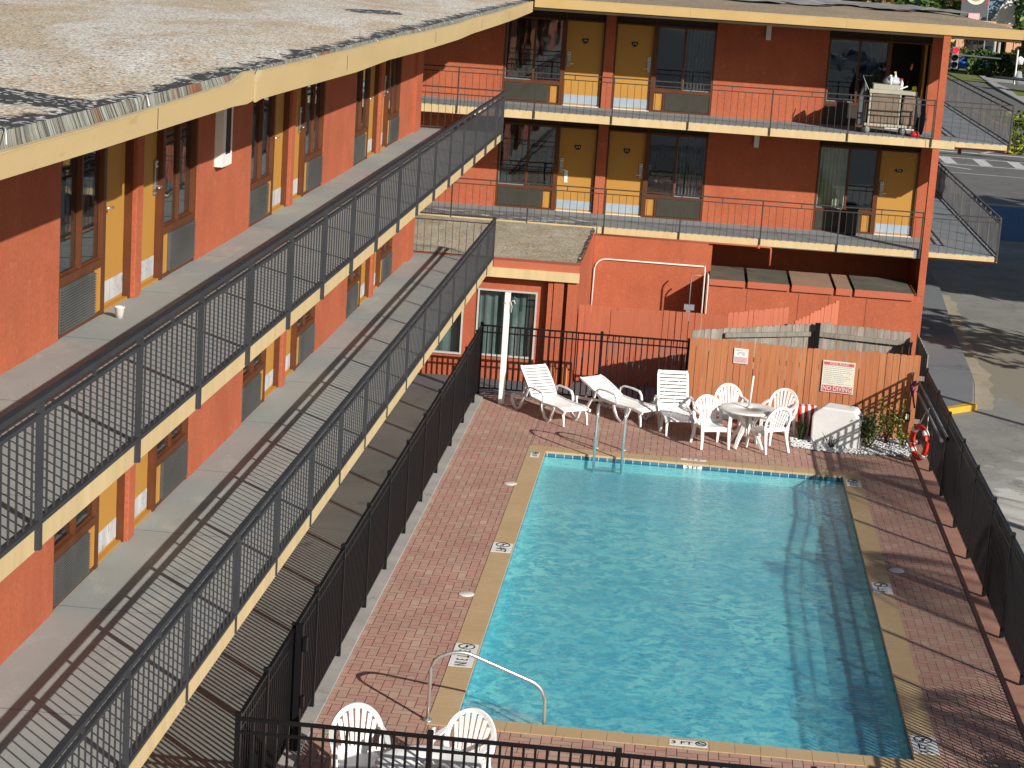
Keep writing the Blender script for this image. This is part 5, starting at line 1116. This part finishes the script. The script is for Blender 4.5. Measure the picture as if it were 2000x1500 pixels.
hedge('tall dark green hedge across the street behind the traffic light', 23.7, 28.2, 191.2, 194.8, 2.05, 4200, .22, 72, 'leaf')
hedge('low green hedge behind the blue car', 20.5, 25.0, 203, 207, 1.7, 2000, .22, 73, 'leafo')
tree('autumn brown tree at the right edge beyond the pavement', 29.3, 188, 4.2, 1.9, 1.9, 3000, .26, 81, 'leafo', trunk=.18, group='trees across the street')
tree('dark green tree low at the right edge beyond the pavement', 26.9, 168, 3.0, 1.0, 1.4, 2000, .2, 82, 'leafo', trunk=.12, group='trees across the street')
for i, (x, y, h, r, mm, lb_) in enumerate(((25.5, 236, 7.2, 3.6, 'leaf', 'bushy green tree just above the far roof corner'), (20.0, 240, 6.6, 3.4, 'leafo', 'olive green tree above the far roof, left of the bushy one'), (35.6, 232, 6.6, 2.3, 'leaf', 'dark green tree in the top right corner beside the white gable'), (31.6, 262, 4.4, 1.6, 'leaf', 'small dark tree between the sign and the white gable'),
                                     (15.5, 246, 8.5, 4.0, 'leaf', 'green tree behind the end pillar across the street'), (24, 262, 9, 4.2, 'leaf', 'tall green tree behind the roof sign'), (33, 300, 10, 5, 'leafo', 'broad olive tree far behind the white gable'), (48, 300, 10, 6, 'leaf', 'broad dark tree at the far right behind the gable'), (23.8, 222, 3.9, 1.6, 'leafy', 'light green tree left of the lattice tower'))):
    tree(lb_, x, y, h, r, h*.42, 2600, .42, 90+i, mm, trunk=.25, group='trees across the street', clumps=18)
palm('palm with hanging fronds before the peach building', 32.4, 240, 3.4, 1.3, 111, nf=14); palm('palm at the corner of the peach building', 35.6, 239, 3.5, 1.2, 112, nf=14)
pb = thing('peach_building', 'peach coloured commercial building with dark shopfronts across the street', 'building', (33, 244, 0))
peach = mat('peach_stucco', (.62, .36, .22), (.56, .33, .2), .85, .4); bl = M['black']
MB().box(28.5, 44, 242.4, 256, 2.75, 3.3).build('parapet', peach, pb); MB().box(28.6, 44, 243.6, 256, 0, 2.749).build('shopfront', mat('dark_shopfront', (.035, .04, .06), (.07, .05, .05), .3, .3), pb)
for a_, b_ in ((28.7, 29.3), (34.0, 34.75), (34.85, 35.65), (37, 37.6)): MB().box(a_, b_, 242.2, 243.6, 0, 2.749).build('column', peach, pb)
MB().box(30.0, 33.2, 241.6, 242.3, 2.3, 2.9).build('awning', mat('dull_red_awning', (.22, .05, .035), None, .8), pb)
ab = thing('gabled_building', 'steep roofed building with slate blue roof and white gable in the top right corner', 'building', (41, 312, 0))
gw = mat('white_gable', (.75, .74, .70), None, .8); sl = mat('slate_blue_roof', (.17, .26, .34), (.14, .22, .3), .7, .3)
MB()._a([(40.2, 304, 2.6), (44.8, 304, 2.6), (44.8, 304, 12), (43.6, 304, 8.2)], [(0, 1, 2, 3)]).build('gable_wall', gw, ab)
MB().box(40.4, 44.6, 304.1, 320, 0, 2.5).build('wall', gw, ab)
MB().hull8([(36.2, 303.9, 2.6), (40.15, 303.9, 2.6), (40.15, 322, 2.6), (36.2, 322, 2.6), (42.6, 303.9, 8.4), (43.6, 303.9, 8.4), (43.6, 322, 8.4), (42.6, 322, 8.4)]).build('roof', sl, ab)
MB().hull8([(40.15, 303.6, 2.5), (40.5, 303.6, 2.5), (40.5, 303.9, 2.5), (40.15, 303.9, 2.5), (43.5, 303.6, 8.6), (43.9, 303.6, 8.6), (43.9, 303.9, 8.6), (43.5, 303.9, 8.6)]).build('verge_board', M['wpaint'], ab)
# roadside sign
rs = thing('roadside_sign', 'tall roadside sign with red and dark panel round a pale oval emblem', 'sign', (28.8, 232, 0))
MB().box(27.35, 30.15, 232, 232.3, 4.4, 8.6).build('panel', mat('charcoal_panel', (.10, .10, .11), None, .5), rs)
MB().poly([(27.35, 231.99, 5.6), (28.1, 231.99, 8.6), (27.35, 231.99, 8.6)]).build('red_flash', redp, rs); MB().poly([(30.15, 231.99, 5.2), (30.15, 231.99, 8.6), (29.6, 231.99, 8.6)]).build('red_flash', redp, rs)
ov = MB(); ov.prism([(28.8+1.05*math.cos(a), 231.98, 6.6+.95*math.sin(a)) for a in [2*math.pi*k/28 for k in range(28)]], (0, -.03, 0)); ov.build('oval_emblem', M['signw'], rs)
ov = MB(); ov.prism([(28.8+.7*math.cos(a), 231.94, 6.6+.6*math.sin(a)) for a in [2*math.pi*k/24 for k in range(24)]], (0, -.02, 0)); ov.build('emblem_centre', mat('dull_gold', (.45, .36, .2), (.3, .22, .14), .6, 2), rs)
MB().box(28.2, 29.4, 231.9, 231.98, 4.1, 4.75).build('letter_board', M['signpink'], rs); MB().box(27.2, 27.45, 231.9, 232.1, 0, 4.4).build('pole', peach, rs); MB().box(30.2, 30.3, 232, 232.1, 0, 8.8).build('pole', M['greypaint'], rs)
MB().box(28.2, 31.2, 231.5, 232.5, 3.2, 4.0).build('base_cap', peach, rs)
# lattice tower and utility poles
lt = MB()
def lat(x, y, h, w):
    for k in (-1, 1): lt.beam((x+k*w, y, 0), (x+k*w*.5, y, h), .09, .09)
    n = 7
    for i in range(n):
        f0, f1 = i/n, (i+1)/n; w0, w1 = w*(1-.5*f0), w*(1-.5*f1); lt.beam((x-w0, y, h*f0), (x+w1, y, h*f1), .05, .05); lt.beam((x+w0, y, h*f0), (x-w1, y, h*f1), .05, .05)
lat(29.3, 238, 7.5, .45); lat(30.1, 239, 7.5, .4); tag(lt.build('lattice_tower', M['greypaint']), 'grey lattice tower legs before the dark shopfront', 'tower')
for x, y, h, lb_ in ((30.4, 225, 2.2, 'short pale concrete post by the hedge, left of two'), (31.0, 226, 2.0, 'short grey post by the hedge, right of two')):
    o = MB().cyl((x, y, 0), .16, h, 8); tag(o.build('concrete_post', M['kerb']), lb_, 'post', 'posts behind the hedge')
sp2 = thing('street_pole', 'white slim pole with a grey wrapped box on the far pavement', 'pole', (26.3, 180, 0)); MB().cyl((26.3, 180, 0), .07, 2.9, 8).build('pole_shaft', M['wpaint'], sp2)
MB().lathe([(0, 0), (.32, 0), (.4, .6), (.28, 1.1), (0, 1.15)], 10, (26.55, 180.2, .02)).build('wrapped_box', M['greypaint'], sp2); MB().lathe([(0, 0), (.25, 0), (.3, .5), (0, .7)], 10, (26.6, 180.2, 1.7)).build('wrapped_sign', M['wpaint'], sp2)
# traffic signals
def signal(root, x, y, z, lit=True):
    hs = MB().box(x-.19, x+.19, y, y+.22, z-.56, z+.56).build('signal_housing', mat('signal_grey', (.20, .20, .17), None, .5), root, bevel=.04)
    for k, (dz) in enumerate((.36, 0, -.36)):
        if k == 0:
            rm, t, b, o = nodes('red_lamp'); b.inputs['Base Color'].default_value = (.8, .02, .04, 1); b.inputs['Emission Color'].default_value = (1, .02, .06, 1); b.inputs['Emission Strength'].default_value = 1.2
        else: rm = M['black']
        c = MB(); c.tube([(x, y-.03, z+dz), (x, y-.001, z+dz)], .155, 18); c.build('signal_lens', rm, hs)
        v = MB(); P = [(x+.17*math.cos(a), y-.2, z+dz+.17*math.sin(a)) for a in [R(0)+R(180)*i/10 for i in range(11)]]
        for p, q_ in zip(P, P[1:]): v.quad(p, q_, (q_[0], y, q_[2]), (p[0], y, p[2]))
        v.build('visor', M['greypaint'], hs)
tsg = thing('traffic_signal', 'traffic signal showing red on a long grey mast arm', 'traffic light', (8, 110.2, 0))
MB().tube([(8, 110.3, 0), (8, 110.3, 5.4)], [.16, .12], 10).build('pole', M['greypaint'], tsg); MB().tube([(8, 110.3, 4.9), (15.3, 110.3, 4.72)], [.07, .04], 8).build('mast_arm', M['darkpaint'], tsg); signal(tsg, 12.93, 110.0, 4.62)
ts2 = thing('traffic_signal', 'grey mast arm of a second traffic signal reaching in from the right edge', 'traffic light', (20.5, 100, 0))
MB().tube([(20.5, 100, 0), (20.5, 100, 5.0)], [.16, .12], 10).build('pole', M['greypaint'], ts2); MB().tube([(20.5, 100, 4.1), (13.6, 100, 4.25)], [.12, .06], 8).build('mast_arm', M['darkpaint'], ts2)
# blue car
car = thing('parked_car', 'blue hatchback half hidden behind the end pillar across the street', 'car', (24.5, 197, 0)); cX, cY = 24.5, 197
bluep = mat('blue_car_paint', (.03, .13, .50), None, .25, spec=.6); prof = [(-2.0, .3), (-2.05, .62), (-1.9, .80), (-1.2, .95), (-.55, 1.38), (.7, 1.42), (1.5, 1.05), (1.95, .95), (2.0, .3)]
def carbody(cX, cY, paint, car):
    n = len(prof); A_ = [Vector((cX+x, cY-.78-(.0 if z < 1 else -.14), z)) for x, z in prof]; B2 = [Vector((cX+x, cY+.78-(0 if z < 1 else .14), z)) for x, z in prof]
    mb = MB(); mb._a(A_+B2, [tuple(range(n)), tuple(range(n, 2*n))[::-1]]+[(i, i+n, (i+1) % n+n, (i+1) % n) for i in range(n)]); mb.build('body', paint, car, bevel=.05)
    for s in (-1, 1):
        y = cY+s*.80 if False else cY+s*.79
        MB().prism([(cX+x, cY+s*.70, z) for x, z in ((-1.0, .98), (-.5, 1.32), (.6, 1.34), (1.2, 1.02))], (0, s*.06, 0)).build('side_window', M['black'], car)
        for wx in (-1.3, 1.25):
            w = MB(); w.tube([(cX+wx, y-.1*s, .32), (cX+wx, y+.06*s, .32)], .32, 18); w = w.build('wheel', M['black'], car); h_ = MB(); h_.tube([(cX+wx, y+.06*s, .32), (cX+wx, y+.075*s, .32)], .19, 14); h_.build('rim', M['wpaint'], w)
    MB().prism([(cX+x, cY-.6, z) for x, z in ((-1.16, .99), (-.6, 1.36), (-.57, 1.34), (-1.1, .97))], (0, 1.2, 0)).build('windscreen', M['black'], car)
    for s in (-1, 1): MB().box(cX-2.04, cX-1.93, cY+s*.6-.12, cY+s*.6+.12, .62, .76).build('headlight', M['num'], car, bevel=.02)
carbody(cX, cY, bluep, car)

for i, (x, y, pm_, lb_) in enumerate(((10.5, -82, M['wpaint'], 'white car parked on the dark lot behind the viewer, mirrored in the top right window'), (13.5, -91, mat('silver_paint', (.5, .52, .55), None, .3), 'silver car parked on the dark lot behind the viewer'), (14.8, -74, mat('navy_paint', (.02, .03, .08), None, .25), 'navy car parked on the dark lot behind the viewer'))):
    c_ = thing('parked_car', lb_, 'car', (x, y, 0), 0, 'cars parked behind the viewer'); carbody(x, y, pm_, c_)

tree('large dark tree casting shade on the lot', 25.5, 67, 12.5, 4.4, 3.8, 4200, .36, 47, clumps=22, trunk=.3, group='shade trees by the lot')
